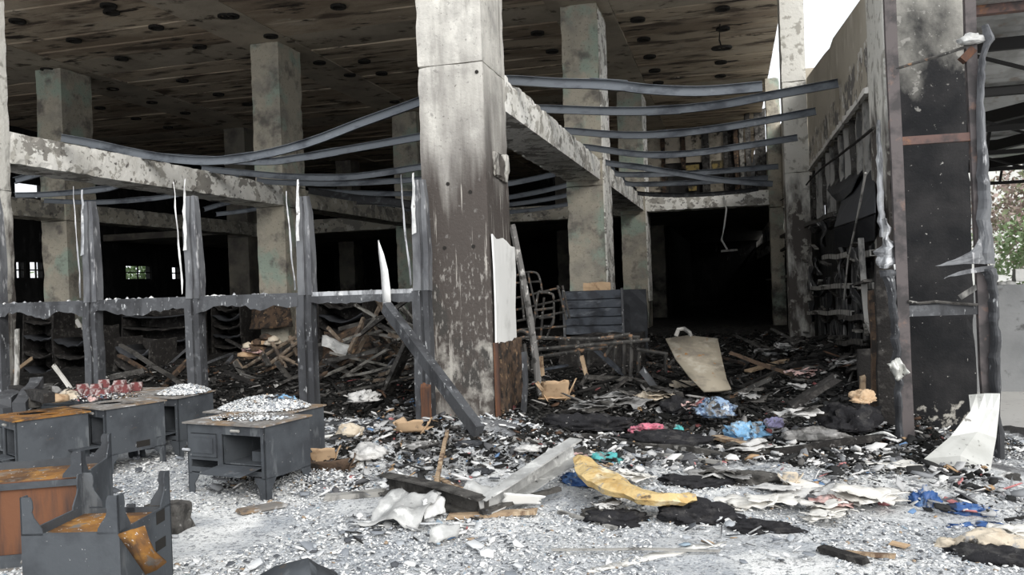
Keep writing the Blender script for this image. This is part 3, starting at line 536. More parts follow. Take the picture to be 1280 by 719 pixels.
st(MB().prism(poly, (.38, 0, 0)).obj('wall_parapet_far', 'parapet'), 'beige plaster parapet wall beyond the narrow pale column')
rough_box('lintel_lip', (1.56, 10.5, 3.70), (1.63, 18.3, 3.78), .1, .015, 'trim_white', wp, .015, 6, 2)
for k, (y0, y1) in enumerate([(10.5, 18.3), (18.95, 27.3), (27.9, 36.0), (36.0, 58.0)]):
    wn = st(MB().box((1.90, y0, 2.6), (1.96, y1, 3.74)).obj('window_%d' % (k + 8), 'dark_glazing'), 'band of burnt-out glazing under the lintel of the right wall')
    nb = int((y1 - y0) / .62)
    for i in range(nb + 1):
        y = y0 + .1 + i * .62; zt = 3.74; zb = 2.62 + .25 * random.random() * (i % 3 == 0)
        rough_box('mullion', (1.65, y, zb), (1.73, y + .085 + .06 * (i % 4 == 1), zt), .2, .02, 'bar_pale' if i % 3 else 'char_grey', wn, .01, 4, i)
    for i in range(0, nb, 2):
        y = y0 + .25 + i * .62; rough_box('shutter_scrap', (1.76, y, 2.7 + .3 * random.random()), (1.79, y + .28 + .2 * random.random(), 3.3 + .4 * random.random()), .15, .03, 'bar_pale' if i % 4 else 'char_grey', wn, .02, 4, i)
# slumped cable along the windows
cb = [AtX(x, y, 1.55) for x, y in ((1092, 160), (1080, 170), (1062, 184), (1044, 198), (1030, 208), (1015, 222), (1004, 236), (985, 246), (968, 254))]
tag(MB().tube(cb, .018, 6).obj('cable', 'char'), 'black cable slung along the burnt windows of the right wall', 'cable')

# worn painted line on the paving
a_, b_ = G(735, 716), G(908, 684); n_ = 90; rows = [[], []]
for i in range(n_ + 1):
    p = a_.lerp(b_, i / n_)
    for j in (0, 1): y = p.y + .11 * j; rows[j].append(Vector((p.x, y, H1(p.x, y) + .004)))
st(sheet('trim_1', rows, 'trim_white', .003), 'worn white painted line on the paving in the foreground')

for nm_, x_, y_, y2_ in (('concrete_column.001', -2.66, 18.36, 19.5), ('concrete_column.002', -2.62, 27.36, 28.5)):  # thin pale slab added so the right side is lighter than the front
    c_ = bpy.data.objects[nm_]; on(tag(rough_box('pale_face', (x_ - .01, y_, .9), (x_ + .035, y2_, 7.6), .14, .01, 'plaster_beam', None, .012, 4, y_), 'thin pale slab on the right side of the column'), c_)

# ================================================================== SAGGING STEEL PURLINS
PG = 'sagging steel purlins of the lost floor'
def smooth_path(pts, n):
    pts = [Vector(p) for p in pts]; out = []; m = len(pts) - 1
    for i in range(n + 1):
        t = i / n * m; k = min(int(t), m - 1); f = t - k
        p0, p1, p2, p3 = pts[max(k - 1, 0)], pts[k], pts[k + 1], pts[min(k + 2, m)]
        out.append(.5 * ((2 * p1) + (p2 - p0) * f + (2 * p0 - 5 * p1 + 4 * p2 - p3) * f * f + (3 * p1 - p0 - 3 * p2 + p3) * f ** 3))
    return out
def purlin(px, Y, label, mat='purlin_steel', h=.125, extra=None):
    pts = [AtY(x, y, Y) if not isinstance(y, Vector) else y for x, y in px]
    if extra: pts = extra + pts
    if pts[-1].x > .2 and Y < 27: pts = [V((-3.0, Y, 4.365)), V((-2.75, Y, 4.36))] + [q for q in pts if q.x > -2.6]
    elif pts[0].x < -10.9: pts = pts + [V((-10.55, Y, 4.27))]
    t = T('steel_purlin', label, 'purlin', pts[0], 0, PG); c = [p - pts[0] for p in smooth_path(pts, 26)]
    MB().sweep(CPROF(h, .055, .006), c, (0, 0, 1)).obj('channel', mat, t)
    k = len(c) // 2; d = (c[k + 1] - c[k - 1]).normalized()
    MB().sweep(CPROF(h + .012, .064, .006), [c[k] - d * .25 + Vector((0, -.004, 0)), c[k] + d * .25 + Vector((0, -.004, 0))], (0, 0, 1)).obj('splice', mat, t)
    return t
V = Vector
purlin([(75, 172), (120, 180), (170, 191), (220, 199), (270, 201), (330, 193), (390, 177), (450, 154), (527, 126), (560, 108)], 11.2, 'nearest purlin of the left bay, sagging deepest from beam to big pillar')
purlin([(318, 202), (376, 197), (441, 186), (530, 170), (575, 160)], 13.25, 'second purlin of the left bay, behind the deepest sagging one', extra=[V((-10.6, 13.25, 4.27))])
purlin([(314, 217), (368, 221), (441, 221), (530, 208), (580, 199)], 15.3, 'third purlin of the left bay, crossing in front of the green-headed column', extra=[V((-10.6, 15.3, 4.27))])
purlin([(332, 227), (379, 229), (441, 229), (526, 224), (590, 216)], 17.4, 'fourth purlin of the left bay, lowest of those left of the big pillar', extra=[V((-10.6, 17.4, 4.27))])
for k, (Y, s) in enumerate(((19.7, .28), (21.8, .35), (23.9, .3), (26.0, .32))):
    purlin([(0, V((-10.5, Y, 4.24))), (0, V((-8.7, Y, 4.24 - s * .7))), (0, V((-6.9, Y, 4.24 - s))), (0, V((-5.1, Y, 4.26 - s * .7))), (0, V((-3.3, Y, 4.32)))], Y, ('fifth', 'sixth', 'seventh', 'last')[k] + ' purlin of the left bay, seen under the white beam of the big pillar')
for k, (px, Y) in enumerate((([(18, 244), (60, 243), (116, 238), (148, 232)], 14.2), ([(18, 226), (54, 216), (90, 208)], 12.2), ([(54, 251), (119, 253), (170, 250), (224, 243)], 16.6), ([(255, 262), (290, 252), (330, 244)], 17.6), ([(270, 268), (310, 263), (350, 254)], 19.4))):
    purlin(px, Y, ('thin purlin below the long peeling beam, crossing the bright upper window', 'short purlin end in front of the bright upper window', 'drooping purlin below the long peeling beam, right of the far left column', 'purlin end under the peeling beam just left of the green-headed column', 'lower purlin end beside the green-headed column')[k], 'purlin_steel', .11)
purlin([(385, 238), (441, 247), (490, 252), (527, 257)], 18.05, 'charred purlin fallen onto the beam between the green-headed column and the big pillar', 'purlin_black', .16)
purlin([(445, 253), (490, 255), (532, 264)], 19.0, 'second charred purlin end lying low beside the big pillar', 'purlin_black', .1)
RG = [([(646, 102), (700, 104), (760, 106), (815, 112), (880, 114), (953, 108)], 10.9, 'topmost purlin over the alley, its free end in mid air'),
      ([(690, 141), (760, 139), (830, 138), (900, 131), (960, 120), (1048, 104)], 12.9, 'second purlin from the top over the alley, ending at the parapet'),
      ([(715, 167), (780, 169), (840, 167), (900, 160), (960, 150), (1020, 139)], 15.0, 'third purlin from the top over the alley'),
      ([(742, 189), (800, 193), (860, 192), (920, 184), (997, 172)], 17.0, 'fourth purlin from the top over the alley'),
      ([(760, 204), (800, 209), (850, 217), (900, 225), (966, 230)], 18.6, 'slanting purlin over the alley that drops to the right across two others'),
      ([(775, 218), (850, 217), (900, 214), (973, 208)], 20.4, 'purlin over the alley crossed by the slanting one, its right end higher'),
      ([(787, 230), (850, 229), (920, 225), (960, 222)], 22.4, 'purlin over the alley just below the crossing'),
      ([(800, 242), (860, 244), (920, 240), (948, 236)], 25.5, 'lowest dark purlin lying along the top of the alley cross beam')]
for px, Y, lb in RG: purlin(px, Y, lb, 'purlin_black' if Y > 25 else 'purlin_steel', .125)

# ================================================================== FRONT GLAZING FRAME (left bay)
YF = 9.12
fr = T('glazing_frame', 'burnt grey steel glazing frame standing across the left bay', 'window frame', (-6.4, YF, 0))
def onf(o): return on(o, fr)
MXS = [(-9.52, 3.2, 3.2), (-8.0, 3.02, 3.1), (-6.49, 3.0, 3.12), (-4.95, 2.9, 2.95), (-3.47, 3.0, 3.0)]
for k, (x, h, hs) in enumerate(MXS):
    r = random.Random(k)
    prof = [(-.10, -.06), (-.035, -.06), (-.035, -.03), (.0, -.03), (.0, -.06), (.10, -.06), (.10, .08), (-.10, .08)]
    path = [V((x + .006 * r.uniform(-1, 1), YF + .01 * r.uniform(-1, 1), z)) for z in np.linspace(-.05, 1.6, 6)]; onf(MB().sweep(prof, path, (0, 1, 0)).obj('mullion', 'frame_grey'))
    path = [V((x + .008 * r.uniform(-1, 1) + .02, YF + .01 * r.uniform(-1, 1), z)) for z in np.linspace(1.6, h - .12, 7)]; onf(MB().sweep(prof, path, (0, 1, 0), [.95, .95, .95, .93, .9, .8, .62]).obj('mullion', 'frame_mid'))
    # split pale aluminium cover strips curling off the head
    for q in range(2):
        base = 1.66 if q == 0 else 2.1 + .2 * r.random(); xx = x - .09 + .07 * q; top = hs + .06 * q - .12 * r.random(); bend = r.uniform(.03, .10) * (-1 if q == 0 else .4); rows = []
        for i, z in enumerate(np.linspace(base, top, 10)):
            c = math.sin(i / 9.0 * 2.2) * bend * .5 + (i / 9.0) ** 2 * bend * .6 + .006 * r.uniform(-1, 1); wd = (.022 if q == 0 else .05) * (1 - .55 * (i / 9.0) ** 3) * r.uniform(.8, 1.15)
            rows.append([V((xx + c - wd / 2, YF - .085 - .02 * q + .012 * r.uniform(-1, 1), z)), V((xx + c + wd / 2, YF - .095 - .02 * q + .012 * r.uniform(-1, 1), z + .02 * r.random()))])
        onf(tag(sheet('cover_strip', rows, 'aluminium_white' if (k in (3, 4) and q) or k == 2 else 'frame_pale', .006, None, False), 'pale curled cover strip'))
for k in range(4):
    x0, x1 = MXS[k][0] + .075, MXS[k + 1][0] - .075; z = 1.60
    onf(MB().box((x0, YF - .05, z - .07), (x1, YF + .06, z + .03)).obj('transom', 'frame_grey' if k < 3 else 'frame_pale'))
    n = 22; rows = [[], []]; r = random.Random(40 + k)           # torn lower edge of the sill sheet
    for i in range(n + 1):
        x = x0 + (x1 - x0) * i / n; dip = .03 + (.10 if k != 3 else .02) * max(0, nz((x * 3.3, k, 0), 1.0, 2.0) + .25) + .03 * r.random()
        rows[0].append(V((x, YF - .062, z - .02))); rows[1].append(V((x, YF - .066 + .01 * r.uniform(-1, 1), z - .06 - dip)))
    onf(sheet('torn_sill_sheet', rows, 'frame_grey', .006, None, False))
    for i in range(11 if k < 3 else 4):
        p = V((x0 + (x1 - x0) * r.random(), YF + r.uniform(-.04, .03), z + .04)); onf(blob('glass_crumb', p - V((0, 0, .02)), .015 + .05 * r.random() ** 2, .025, .012 + .025 * r.random(), 'frame_pale' if i % 3 else 'aluminium_white', i + k * 9.0, sub=1))
onf(MB().box((-9.45, YF - .05, -.02), (-3.5, YF + .05, .08)).obj('sill_rail', 'frame_grey'))
onf(MB().box((-10.36, YF - .05, 1.53), (-9.6, YF + .06, 1.63)).obj('transom', 'frame_grey'))
# white pointed strip standing behind the transom
a = [AtY(x, y, 9.0) for x, y in ((473, 301), (480, 318), (485, 338), (488, 362), (489, 385))]; b = [AtY(x, y, 9.03) for x, y in ((474, 300), (473.5, 318), (476, 338), (477.5, 362), (479, 384))]
tag(sheet('aluminium_strip', [[p, (p + q) / 2 + V((0, -.02, 0)), q] for p, q in zip(a, b)], 'aluminium_white', .006), 'bright white pointed strip standing up above the broken frame', 'strip')
plank('steel_beam', AtY(484, 383, 9.0), GH(597, 541, .05), .10, .13, 'frame_grey', None, 3.0, 1, .05).name = 'steel_beam'
tag(bpy.data.objects['steel_beam'], 'long dark steel beam fallen diagonally against the big pillar', 'beam')

# ================================================================== FRAME IN FRONT OF THE RIGHT PILLAR
YS = 8.45
sf = T('steel_portal', 'rusty steel frame with torn cladding in front of the black right pillar', 'frame', (1.9, YS, 0))
def ons(o): return on(o, sf)
pA = [AtY(x, y, YS) for x, y in ((1111, -20), (1114, 60), (1121, 200), (1126, 330), (1131, 460), (1136, 562))]
ons(MB().sweep([(-.05, -.04), (.05, -.04), (.05, .04), (-.05, .04)], [V((p.x, YS, p.z)) for p in pA], (0, 1, 0)).obj('post', 'post_steel'))
pB = [AtY(x, y, YS) for x, y in ((1211, -20), (1213, 60), (1220, 200), (1226, 330), (1231, 460), (1234, 500), (1237, 590))]
ons(MB().sweep([(-.045, -.04), (.045, -.04), (.045, .04), (-.045, .04)], [V((p.x, YS, p.z)) for p in pB], (0, 1, 0)).obj('post', 'post_steel'))
for (a, b, m, hh) in (((1124, 177), (1215, 171), 'rust_steel', .075), ((1131, 389), (1224, 386), 'frame_grey', .10), ((1130, 332), (1117, 334), 'aluminium_white', .05)):
    ons(MB().bar(AtY(*a, YS), AtY(*b, YS), .06, hh).obj('rail', m))
ons(MB().bar(AtY(1202, 76, YS), AtY(1216, 62, YS), .1, .07).obj('bracket', 'rust_dark'))
pts = [AtY(x, y, YS - .05) for x, y in ((1135, 377), (1150, 379), (1170, 377), (1190, 379), (1222, 381))]
ons(MB().tube(pts, .014, 6).obj('melted_seal', 'char_grey'))
ons(MB().tube([AtY(x, y, YS - .03) for x, y in ((1120, 86), (1150, 77), (1180, 68), (1215, 56))], .014, 6).obj('wire', 'tube_grey'))
ons(blob('melted_knot', AtY(1215, 52, YS - .05), .11, .07, .07, 'ash_metal', 3.0, .2, .5, 5, 3))
def crumple_strip(nm, rows_px, Y, mat, seed, label=None, n=34, m=6, depth=.07, amp=.018):
    L_ = smooth_path([AtY(a, y, Y) for a, b, y in rows_px], n); R_ = smooth_path([AtY(b, y, Y) for a, b, y in rows_px], n); rows = []
    for i in range(n + 1):
        e0 = .22 * nz((i * .45, seed, 0), 1.0); e1 = .22 * nz((i * .45, seed + 9, 0), 1.0); r = []
        for j in range(m + 1):
            u = j / m * (1 + e0 + e1) - e0; p = L_[i].lerp(R_[i], u); q = V((0, -depth * math.sin(math.pi * j / m), 0))
            r.append(p + q + V((amp * nz(p, 13, seed), amp * 1.6 * nz(p, 11, seed + 3), amp * nz(p, 9, seed + 5))))
        rows.append(r)
    o = sheet(nm, rows, mat, .006, None, False)
    if label: tag(o, label)
    return ons(o)
crumple_strip('cladding_strip', ((1227, 1236, 32), (1229, 1243, 50), (1226, 1234, 64), (1222, 1231, 92), (1221, 1230, 130), (1221, 1233, 175), (1222, 1236, 215), (1222, 1239, 255), (1222, 1241, 300), (1222, 1244, 330)), YS - .06, 'frame_mid', 2.0, 'crumpled silvery cladding strip')
crumple_strip('cladding_strip', ((1228, 1244, 336), (1232, 1246, 350), (1237, 1247, 370), (1236, 1249, 395), (1238, 1250, 420), (1236, 1250, 450), (1238, 1251, 490), (1240, 1253, 540), (1238, 1256, 588)), YS - .06, 'frame_grey', 5.0)
def flap(rows_px, mat, label=None):
    R_ = [smooth_path([AtY(x, y, YS - .07 - d) for x, y, d in r], 8) for r in rows_px]; cols = [smooth_path([r[j] for r in R_], 10) for j in range(9)]
    o = sheet('torn_flap', [[cols[j][i] + V((0, .02 * nz(cols[j][i], 14, 3), .008 * nz(cols[j][i], 17, 5))) for j in range(9)] for i in range(11)], mat, .006, None, False)
    if label: tag(o, label)
    return ons(o)
flap(([(1224, 296, 0), (1234, 296, 0), (1242, 298, 0)], [(1216, 312, .05), (1230, 312, .04), (1242, 314, 0)], [(1196, 323, .14), (1222, 324, .08), (1243, 326, 0)], [(1169, 333, .22), (1215, 330, .1), (1244, 330, 0)]), 'frame_mid', 'pointed flap torn sideways from the cladding')
flap(([(1180, 349, .14), (1198, 340, .1), (1242, 331, 0)], [(1182, 347, .14), (1200, 344, .1), (1243, 338, 0)]), 'frame_mid')
ons(MB().bar(AtY(1200, 372, YS + .05), AtY(1222, 358, YS), .04, .05).obj('bracket', 'bar_pale'))
# left cladding of the frame
crumple_strip('cladding_strip', ((1096, 1100, 150), (1096, 1103, 200), (1097, 1104, 240), (1098, 1106, 272), (1100, 1108, 296)), YS + .1, 'frame_pale', 7.0, 'torn white cladding beside the left post', 24, 4, .04, .012)
crumple_strip('cladding_strip', ((1102, 1108, 276), (1104, 1113, 292), (1098, 1119, 312), (1094, 1123, 326), (1098, 1112, 334)), YS + .05, 'frame_pale', 8.0, 'crumpled white flap on the left post', 18, 6, .08, .03)
crumple_strip('cladding_strip', ((1097, 1122, 338), (1106, 1123, 355), (1111, 1124, 380), (1114, 1126, 410), (1115, 1128, 450), (1118, 1130, 500), (1122, 1132, 552)), YS + .02, 'frame_grey', 9.0)
ons(quad_sheet('foil_rag', AtY(1109, 455, YS - .1), AtY(1124, 446, YS - .1), AtY(1138, 466, YS - .1), AtY(1122, 478, YS - .12), 8, 8, .09, 'sheet_bright', 14, 2.0, .005, None, .3))
for (x0, y0, x1, y1, Y, m, wd) in ((1092, 360, 1098, 540, 9.0, 'char_brown', .10), (1104, 330, 1110, 545, 8.9, 'char', .16), (1078, 470, 1080, 548, 9.3, 'wood_raw', .05), (1085, 440, 1090, 545, 9.4, 'char', .2)):
    ons(plank('charred_jamb', AtY(x0, y0, Y), AtY(x1, y1, Y), wd, .10, m, None, x0 * .1, 8, .2, (0, 1, 0)))
# bright bent sheet leaning at its foot
R6 = (((1211, 494, 8.25), (1231, 492, 8.2), (1250, 492, 8.15)), ((1213, 514, 8.05), (1233, 512, 8.1), (1249, 512, 8.1)), ((1188, 546, 7.8), (1222, 540, 7.9), (1245, 548, 7.95)), ((1155, 574, 7.45), (1200, 570, 7.55), (1238, 588, 7.6)), ((1180, 601, 7.1), (1204, 598, 7.15), (1221, 599, 7.3)), ((1199, 614, 6.95), (1205, 615, 6.95), (1210, 611, 7.0)))
tag(sheet('metal_sheet', [[AtY(*p) for p in (r[0], tuple((a + b) / 2 for a, b in zip(r[0], r[1])), r[1], tuple((a + b) / 2 for a, b in zip(r[1], r[2])), r[2])] for r in R6], 'sheet_bright', .006, None, False), 'bright bent metal sheet leaning at the foot of the right frame', 'metal sheet')

# ================================================================== RIGHT SIDE YARD: canopy, low wall, trees, house
cn = T('canopy', 'corrugated metal canopy on black trusses beyond the right pillar', 'canopy', (8, 17, 4.4))
prof_y = np.arange(9.6, 24.2, .055)
for k, (x0, x1) in enumerate(((2.45, 5.2), (5.2, 8.0), (8.0, 11.5), (11.5, 16.0))):
    rows = [[V((x, y, 4.42 + .03 * math.sin(y * 2 * math.pi / .33) + .01 * k)) for y in prof_y] for x in (x0, x1)]
    on(sheet('roof_sheet', rows, 'corrugated', .004), cn)
for y in (11.2, 14.2, 17.2, 20.2, 23.6):
    mb = MB(); mb.bar((2.5, y, 4.28), (16, y, 4.28), .08, .14).bar((2.5, y, 3.72), (16, y, 3.72), .07, .08)
    x = 2.6
    while x < 15: mb.bar((x, y, 3.72), (x + .1, y, 4.25), .05, .05).bar((x + .1, y, 4.25), (x + 1.5, y, 3.72), .04, .04); x += 2.0
    if y in (11.2, 17.2): mb.v = [(a, b, c) for a, b, c in mb.v]
    on(mb.obj('truss', 'truss_black'), cn)
for (a, b) in (((2.6, 24, 3.9), (9.5, 10.5, 4.3)), ((2.6, 17, 3.95), (8.5, 10, 4.3)), ((3.0, 24, 3.9), (16, 13, 4.3))): on(MB().bar(a, b, .16, .2).obj('brace', 'truss_black'), cn)
on(MB().bar((2.3, 9.9, 4.36), (16, 9.9, 4.36), .1, .12).obj('edge_beam', 'rust_steel'), cn)
on(MB().box((2.5, 23.9, 3.7), (4.2, 24.1, 4.1)).obj('fascia', 'corrugated'), cn)
for x, y in ((9.5, 11.2), (15.5, 11.2), (15.5, 23.6), (9.5, 23.6)): on(MB().box((x, y, -.2), (x + .15, y + .15, 4.3)).obj('post', 'truss_black'), cn)
lw = T('low_wall', 'plain grey concrete wall beyond the right frame', 'wall', (7, 13.9, -.2))
on(rough_box('wall_body', (3.0, 13.8, -.25), (14, 14.05, 1.36), .3, .01, 'wall_grey', None, .01, 2, 2), lw)
tag(rough_box('stone_block', tuple(AtY(1270, 352, 13.85)), tuple(AtY(1284, 336, 13.85) + V((0, .2, 0))), .05, .01, 'house_white', None, .01, 5, 1), 'small white block standing on the grey wall at the right edge', 'block')
for k, (px, s) in enumerate(((1251, .05), (1256, .04), (1262, .06))):
    p = AtY(px, 351, 13.92); tag(blob('rubble_lump', (p.x, 13.92, 1.36), s * 1.3, s, s, 'ash_metal', k + 2.0, sub=2), 'pale lump of rubble lying on top of the grey wall', 'rubble', 'lumps on the grey wall')
def foliage(name, c, rad, n, ls, mat, parent, seed):
    rg = np.random.default_rng(seed); d = rg.normal(size=(n, 3)); d /= np.linalg.norm(d, axis=1)[:, None]; r = rg.random(n) ** .45
    lump = 1 + .35 * np.sin(d[:, 0] * 5 + seed) * np.sin(d[:, 1] * 6 + 1) * np.sin(d[:, 2] * 5)
    p = d * (r * lump)[:, None] * np.array(rad) + np.array(c); u = rg.normal(size=(n, 3)); u /= np.linalg.norm(u, axis=1)[:, None]
    v = np.cross(u, rg.normal(size=(n, 3))); v /= np.linalg.norm(v, axis=1)[:, None]; s = ls * (.6 + .8 * rg.random(n))[:, None]
    Vv = np.stack([p - u * s, p + v * s * .45, p + u * s, p - v * s * .45], 1).reshape(-1, 3); F = np.arange(n * 4).reshape(-1, 4)
    me = bpy.data.meshes.new(name); me.vertices.add(len(Vv)); me.vertices.foreach_set('co', Vv.reshape(-1)); me.loops.add(n * 4); me.loops.foreach_set('vertex_index', F.reshape(-1).astype(np.int32))
    me.polygons.add(n); me.polygons.foreach_set('loop_start', np.arange(n, dtype=np.int32) * 4); me.update(calc_edges=True); return link(name, me, mat, parent)
def tree(name, label, base, rad, hc, n, ls, mat, seed, cat='tree', group=None):
    t = T(name, label, cat, base, 0, group); tag(foliage('foliage', (0, 0, hc), rad, n, ls, mat, t, seed), None, kind='stuff')
    mb = MB().tube([(0, 0, 0), (.05, .03, hc * .5), (0, 0, hc)], .06 + .03 * rad[0], 8, [1.3, 1, .5])
    for k in range(4): a = k * 1.6 + seed; mb.tube([(0, 0, hc * .55), (math.cos(a) * rad[0] * .35, math.sin(a) * rad[1] * .35, hc * .9), (math.cos(a) * rad[0] * .7, math.sin(a) * rad[1] * .7, hc * 1.15)], .03, 6, [1, .8, .4])
    mb.obj('trunk', 'bark', t); return t
tree('leafy_shrub', 'bright green shrub just above the grey wall at the right edge', (10.3, 26.5, -.2), (3.3, 1.6, 1.9), 2.0, 9000, .10, 'leaf', 1, 'shrub')
tree('reddish_shrub', 'reddish brown shrub behind the bright green one', (11.6, 31.0, -.2), (3.8, 1.8, 2.3), 3.3, 11000, .12, 'leaf_red', 2, 'shrub')
tree('leafy_tree', 'green tree under the eave of the corrugated canopy', (15.6, 37.0, -.2), (4.0, 2.4, 3.4), 4.9, 12000, .16, 'leaf', 3)
tree('leafy_tree', 'tree mass standing farther right behind the grey wall', (17.5, 36.0, -.2), (5, 2.5, 4), 3.8, 12000, .2, 'leaf', 4)
hs = T('white_house', 'white house behind the trees at the right edge', 'house', (15.6, 48, 0))
MB().box((-6, 0, -.2), (4, 6, 9)).obj('house_wall', 'house_white', hs)
for x in (-3.6, -1.2, 1.4):
    for z in (3.2, 6.0):
        wdw = MB().box((x, -.06, z), (x + .9, .04, z + 1.3)).obj('window', 'house_white', hs); MB().box((x + .08, -.09, z + .08), (x + .82, -.05, z + 1.22)).obj('pane', 'glass_dark', wdw)
for k, (y, s) in enumerate(((23.5, 1.5), (29.5, 1.6), (33.5, 1.4))):
    tree('leafy_shrub', 'green shrub outside the small windows of the far left wall', (-26.6, y, -.2), (1.2, s * 1.3, 1.4), 2.4, 1500, .13, 'leaf', 10 + k, 'shrub', 'shrubs outside the far left windows')

# ================================================================== SHEET METAL STOVES
def ring_plate(mb, x0, x1, y0, y1, z, th, cx, cy, r, n=20):
    """rectangular plate with a round hole"""
    outer = []; inner = []
    for i in range(n):
        a = 2 * math.pi * i / n + math.pi / 4; c, s = math.cos(a), math.sin(a); t = 1 / max(abs(c), abs(s))
        sx = (x1 - cx if c > 0 else cx - x0); sy = (y1 - cy if s > 0 else cy - y0)
        outer.append((cx + c * t * sx, cy + s * t * sy)); inner.append((cx + r * c, cy + r * s))
    vs = [(x, y, z) for x, y in outer] + [(x, y, z) for x, y in inner] + [(x, y, z + th) for x, y in outer] + [(x, y, z + th) for x, y in inner]; fs = []
    for i in range(n):
        j = (i + 1) % n; fs += [(i, j, n + j, n + i), (2 * n + i, 3 * n + i, 3 * n + j, 2 * n + j), (i, 2 * n + i, 2 * n + j, j), (n + i, n + j, 3 * n + j, 3 * n + i)]
    mb.add(vs, fs)
def stove(label, fr_pos, yaw, wd, d, h, lh=.17, flip=False, door=0.0, oven=True, top='stove_top', anchor='FL', holes=True, slots=()):
    """anchor corner on the ground; local x along the front, y to the back"""
    t = T('metal_stove', label, 'stove', fr_pos, yaw)
    ox = 0.0 if anchor == 'FL' else -wd
    Z = (lambda z: h - z) if flip else (lambda z: z); e = .012
    def part(mb, nm, mat): return mb.obj(nm, mat, t)
    B = lambda x0, y0, z0, x1, y1, z1: MB().box((ox + min(x0, x1), min(y0, y1), min(Z(z0), Z(z1))), (ox + max(x0, x1), max(y0, y1), max(Z(z0), Z(z1))))
    m = 'stove_steel'
    part(B(0, 0, lh, e, d, h - e), 'side_panel', m); part(B(wd - e, 0, lh, wd, d, h - e), 'side_panel', m); part(B(e, d - e, lh, wd - e, d, h - e), 'back_panel', m)
    part(B(e, e, lh + (.05 if flip else .02), wd - e, d - e, lh + (.06 if flip else .03)), 'bottom_plate', 'rust' if flip else m)
    mb = MB(); z = Z(h - e) if not flip else 0.0; th = e
    if holes:
        ring_plate(mb, ox - .02, ox + wd * .52, -.03, d + .02, z, th, ox + wd * .30, d * .45, min(.13, d * .3)); ring_plate(mb, ox + wd * .52, ox + wd + .02, -.03, d + .02, z, th, ox + wd * .74, d * .55, min(.08, d * .2))
    else: mb.box((ox - .02, -.03, z), (ox + wd + .02, d + .02, z + th))
    part(mb, 'top_plate', top)
    f = B(0, 0, h - .09, wd, e, h - e); xm = wd * .40
    for q in ((0, .04), (xm, xm + .05), (wd - .04, wd)): f.v, f.f, _ = (lambda b: (f.v + b.v, f.f + [tuple(i + len(f.v) for i in g) for g in b.f], 0))(B(q[0], 0, lh, q[1], e, h - .09))
    b = B(.04, 0, lh + .02, wd - .04, e, lh + .06); f.f += [tuple(i + len(f.v) for i in g) for g in b.f]; f.v += b.v
    b = B(.04, 0, lh + .12, xm, e, lh + .145); f.f += [tuple(i + len(f.v) for i in g) for g in b.f]; f.v += b.v
    part(f, 'front_frame', m)
    fd = part(B(.045, -.012, lh + .15, xm - .005, .006, h - .095), 'fire_door', m)
    part(B(.075, -.02, lh + .18, xm - .035, -.012, h - .125), 'door_panel', m).parent = t
    MB().tube([(ox - .03, -.02, Z(h * .62)), (ox + .05, -.025, Z(h * .62))], .012, 6).obj('latch', 'frame_pale', fd)
    if oven:
        hz = lh + .10; oh = h - .09 - hz; hx = xm + .05; hw = wd - .04 - hx
        part(B(hx, .02, hz, wd - .04, d - .06, hz + .008), 'oven_floor', m); part(B(hx, .02, hz, hx + .008, d - .06, h - .09), 'oven_wall', m)
        part(B(hx + .008, d - .07, hz, wd - .04, d - .062, h - .09), 'oven_back', m)
        part(B(hx + hw * .5, .12, hz + .01, hx + hw * .95, .3, hz + .09), 'baking_tin', m)
        c, s = math.cos(door), math.sin(door); o = MB().box((ox + hx - .01, -oh * 1.0, -.008), (ox + wd - .035, 0, 0)).obj('oven_door', m if not flip else 'rust', t)
        o.location = (0, -.004, Z(hz)); o.rotation_euler = (door, 0, 0)
        MB().tube([(ox + hx + hw * .25, -oh * .8, .0), (ox + hx + hw * .25, -oh * .8, -.05), (ox + hx + hw * .6, -oh * .8, -.05), (ox + hx + hw * .6, -oh * .8, .0)], .01, 6).obj('door_handle', 'frame_grey', o)
    MB().tube([(ox + wd * .62, -.03, Z(h - .05)), (ox + wd * .72, -.03, Z(h - .05))], .012, 6).obj('handle', 'bar_pale', t)
    og = [(0, 0), (.055, 0), (.065, .12), (.068, .30), (.062, .42), (.072, .58), (.095, .74), (.115, .9), (.12, 1.06), (0, 1.06)]
    for cx, sx in ((0, 1), (wd, -1)):
        for cy, sy in ((0, 1), (d, -1)):
            mb = MB(); mb.prism([(ox + cx + sx * a, cy, Z(b * lh)) for a, b in og], (0, sy * .008, 0)); mb.prism([(ox + cx, cy + sy * a, Z(b * lh)) for a, b in og], (sx * .008, 0, 0)); part(mb, 'leg', m)
    for (side, a0, a1, z0, z1) in slots:  # black boxes stand in for the dark inside open slots
        if side == 'R': part(B(wd - .002, a0, z0, wd + .002, a1, z1), 'dark_slot_box', 'cup_black')
        else: part(B(-.002, a0, z0, .002, a1, z1), 'dark_slot_box', 'cup_black')
    return t
def yaw_of(a, b): d = b - a; return math.atan2(d.y, d.x)
def zg(p): return V((p.x, p.y, H1(p.x, p.y)))
# front stove with the open oven
a, b = G(233, 527, .60), G(336, 531, .60); s1 = stove('sheet metal stove with its oven door hanging open, in front of the others', (a.x, a.y, .0), yaw_of(a, b) - .06, .84, .54, .60, door=0.10)
# stove behind it, buried in ash
ax = V((math.cos(s1.rotation_euler.z), math.sin(s1.rotation_euler.z), 0)); ay = V((-ax.y, ax.x, 0))
p6 = V((a.x, a.y, 0)) + ay * .60 - ax * .40; s6 = stove('stove heaped with white ash behind the open-oven stove', p6, s1.rotation_euler.z, .86, .60, .58, oven=False, holes=False)
